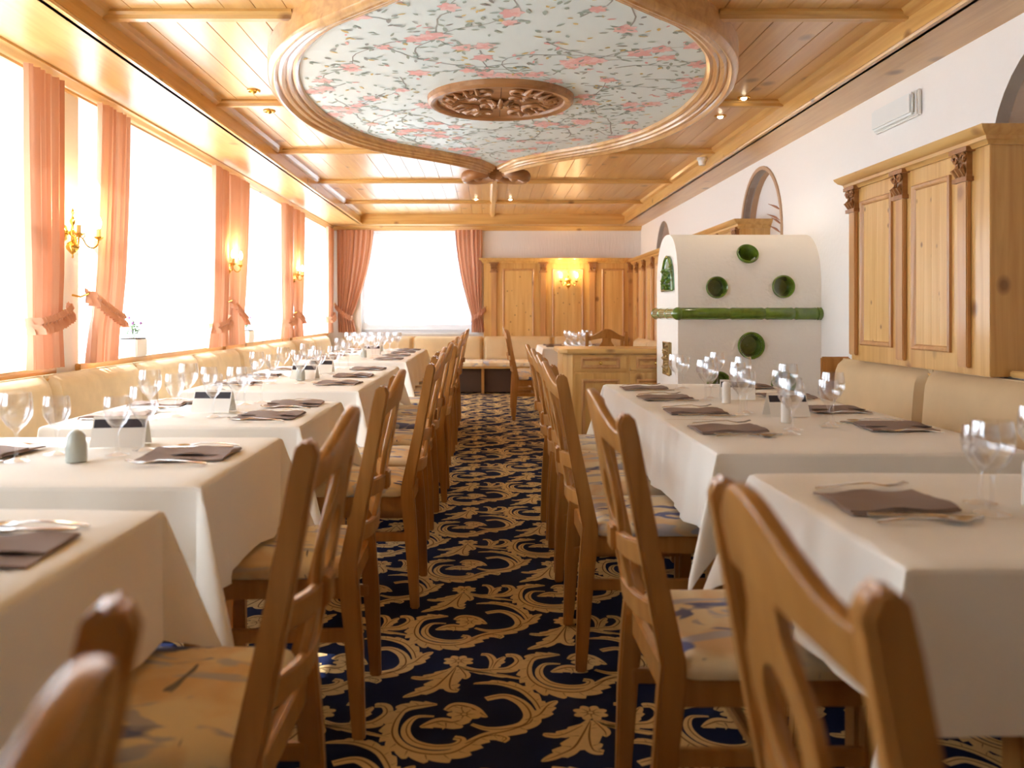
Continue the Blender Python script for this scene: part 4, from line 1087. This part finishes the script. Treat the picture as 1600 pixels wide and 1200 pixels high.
# spare glasses
for k in range(14):
    x, y = -.80-.078*(k % 7), 9.0-.085*(k//7)-.2*0
    put(G1, 'wine_glass', -1.46+.087*(k % 7)+R.uniform(-.002, .002), 9.02+.08*(k//7-.5), CZ, 0, f'stemmed glass, {ORD[k % 7]} from the window in the {("nearer", "farther")[k//7]} row of spare glasses', 'wine glass', 'spare glasses at the far end of the window-side tables')
for k in range(12):
    o = put(G2, 'wine_glass', .90+.075*(k % 4), 9.36+.078*(k//4), CZ+.158, 0, f'upturned glass, {ORD[k % 4]} from the aisle in the {("near", "middle", "far")[k//4]} row of the cluster above the sideboard', 'wine glass', 'upturned spare glasses on the far table')
    o.rotation_euler = (PI, 0, 0)

# ------------------------------------------------------------ wall lamps
def sconce(loc, rz, label):
    o = empty('wall_lamp', loc, rz, label=label, category='wall lamp', group='two-armed brass wall lamps')
    # local: +x out of wall, y sideways
    M = Matrix.Rotation(PI/2, 4, 'Y')
    MB().lathe([(.001, .0), (.045, .0), (.042, .008), (.02, .016), (.012, .022)], 24, M=M).build('backplate', 'brass', o, smooth=True)
    MB().lathe([(.001, -.14), (.006, -.135), (.004, -.12), (.012, -.112), (.032, -.09), (.036, -.075), (.028, -.058), (.010, -.045), (.008, -.02), (.016, -.01), (.018, .0), (.010, .012), (.006, .04), (.014, .055), (.016, .066), (.006, .085), (.004, .10), (.009, .112), (.005, .126), (.001, .135)], 18, M=Matrix.Translation((.05, 0, 0))).build('stem', 'brass', o, smooth=True)
    MB().tube([(.01, 0, 0), (.05, 0, 0)], .009, 8).build('bracket', 'brass', o, smooth=True)
    for s in (-1, 1):
        pts = [(.05, s*.012, -.05), (.07, s*.03, -.02), (.085, s*.045, -.03), (.10, s*.06, -.065), (.12, s*.085, -.078), (.135, s*.108, -.06), (.14, s*.115, -.03)]
        pts = cr_spline(pts, 5)
        a = MB().tube(pts, .0048, 8).build('arm', 'brass', o, smooth=True)
        MB().tube(cr_spline([(.06, s*.02, -.03), (.075, s*.04, .0), (.095, s*.05, -.005), (.09, s*.04, -.025)], 5), .0035, 7).build('curl', 'brass', a, smooth=True)
        T_ = Matrix.Translation((.14, s*.115, 0))
        MB().lathe([(.003, -.035), (.012, -.03), (.024, -.020), (.028, -.014), (.020, -.012), (.008, -.012)], 16, M=T_).build('drip_pan', 'brass', a, smooth=True)
        MB().lathe([(.011, -.014), (.011, .032), (.002, .034)], 14, M=T_).build('candle_sleeve', 'candle', a, smooth=True)
        MB().lathe([(.008, .032), (.013, .045), (.017, .062), (.014, .082), (.007, .098), (.001, .108)], 16, M=T_).build('bulb', 'bulb', a, smooth=True)
        d = bpy.data.lights.new('bulb_light', 'POINT'); d.energy = 1.7; d.color = (1, .66, .32); d.shadow_soft_size = .005
        lo = bpy.data.objects.new('bulb_light', d); COL.objects.link(lo); lo.parent = o; lo.location = (.165, s*.115, .13)
sconce((XL+.0, 4.67, 1.58), 0, 'nearest brass wall lamp on the pier between the side windows')
sconce((XL+.0, 7.44, 1.58), 0, 'second brass wall lamp on a pier between the side windows')
sconce((XL+.0, 9.97, 1.60), 0, 'third brass wall lamp, on the pier nearest the end wall')
sconce((1.20, YB-.09, 1.62), -PI/2, 'lit brass wall lamp on the middle panel of the end wall')

# ------------------------------------------------------------ ceiling spots, detector, emergency light
def spot(x, y, lab, on):
    o = empty('ceiling_spot', (x, y, Z1), label=lab, category='ceiling spotlight', group='small brass ceiling spotlights')
    MB().lathe([(.042, .0), (.043, -.006), (.036, -.010), (.026, -.006), (.022, -.002)], 24).build('ring', 'brass', o, smooth=True)
    MB().ball((0, 0, -.006), .020, 14, sz=.8).build('bulb', 'lamp_glow' if on else 'brass', o, smooth=True)
    if on:
        d = bpy.data.lights.new('spot_light', 'SPOT'); d.energy = 3; d.color = (1, .86, .66); d.spot_size = 1.9; d.spot_blend = .6; d.shadow_soft_size = .006
        lo = bpy.data.objects.new('spot_light', d); COL.objects.link(lo); lo.parent = o; lo.location = (0, 0, -.035)
spot(-1.49, 5.45, 'window-side ceiling spotlight on the camera side of the second batten', 0)
spot(-1.53, 6.0, 'window-side ceiling spotlight just beyond the second batten', 0)
spot(1.70, 5.72-.1, 'lit stove-side ceiling spotlight on the camera side of the second batten', 1)
spot(1.69, 6.15, 'lit stove-side ceiling spotlight just beyond the second batten', 1)
spot(-.13, 10.60, 'tiny ceiling spotlight window-side of the centre batten near the end wall', 1)
spot(.30, 10.62, 'tiny ceiling spotlight stove-side of the centre batten near the end wall', 1)
spot(.95, 3.85, 'lit ceiling spotlight above the camera side of the medallion', 1)
MB().lathe([(.045, 0), (.046, -.02), (.034, -.03), (.03, -.06), (.026, -.07), (.001, -.072)], 20).build('smoke_detector', 'white_plastic', smooth=True, loc=(1.93, 7.62, Z1-.035), label='small white detector at the ceiling edge above the stove', category='detector')
el = empty('emergency_light', label='rectangular white emergency light high on the stove-side wall', category='emergency light')
MB().box(XR-.028, XR, 4.47, 4.97, 2.18, 2.32).build('housing', 'white_plastic', el, bevel=.008)
MB().box(XR-.055, XR-.026, 4.49, 4.95, 2.19, 2.31).build('diffuser', 'diffuser', el, bevel=.012)

# dried grass in the arched recess
dg_ = empty('dried_grass', label='dried grass stalks inside the arched recess above the stove', category='dried plant')
for k, (dy, z, l) in enumerate(((0, 1.98, .26), (.02, 1.90, .28), (.0, 1.80, .24), (-.03, 1.86, .2))):
    P = [(XR+.09-.005*k, 6.72+dy, 1.35), (XR+.08, 6.75+dy, z-.1), (XR+.06, 6.85+dy, z), (XR+.04, 6.85+dy+l*.7, z+.06)]
    MB().tube(cr_spline(P, 5), [.003]*10+[.006, .009, .008, .005, .003, .002], 6).build('stalk', 'stalk', dg_, smooth=True)

# potted flowers on the sill
def pot(x, y, lab, seed):
    rr = random.Random(seed); o = empty('potted_plant', (x, y, SILL+.013), label=lab, category='potted plant', group='potted plants on the window sills')
    MB().box(-.06, .06, -.09, .09, 0, .12).build('planter', 'pot_white', o, bevel=.008)
    MB().box(-.052, .052, -.082, .082, .115, .122).build('soil', 'bench_dark', o)
    st_, lf, pt = MB(), MB(), MB()
    for k in range(9):
        a = rr.random()*6.3; l = rr.uniform(.05, .14); bx, by = rr.uniform(-.03, .03), rr.uniform(-.06, .06)
        tip = (bx+.03*math.cos(a), by+.04*math.sin(a), .12+l); st_.tube([(bx, by, .118), ((bx+tip[0])/2, (by+tip[1])/2, .12+l*.6), tip], .002, 5)
        for q in range(4):
            b = rr.random()*6.3; z = .12+l*rr.uniform(.3, .9)
            lf.tube([(bx, by, z), (bx+.02*math.cos(b), by+.02*math.sin(b), z+.008), (bx+.04*math.cos(b), by+.04*math.sin(b), z)], [.002, .009, .001], 5, flat=.3)
        if k % 2: pt.ball(tip, .011, 8)
    st_.build('stem', 'leaf', o); lf.build('foliage', 'leaf', o, kind='stuff'); pt.build('blossom', 'petal', o)
pot(XL-.012, 5.62, 'white planter with small flowers on the sill of the third side window from the camera', 1)
pot(XL-.012, 8.25, 'small leafy potted plant on the sill of the fourth side window from the camera', 2)
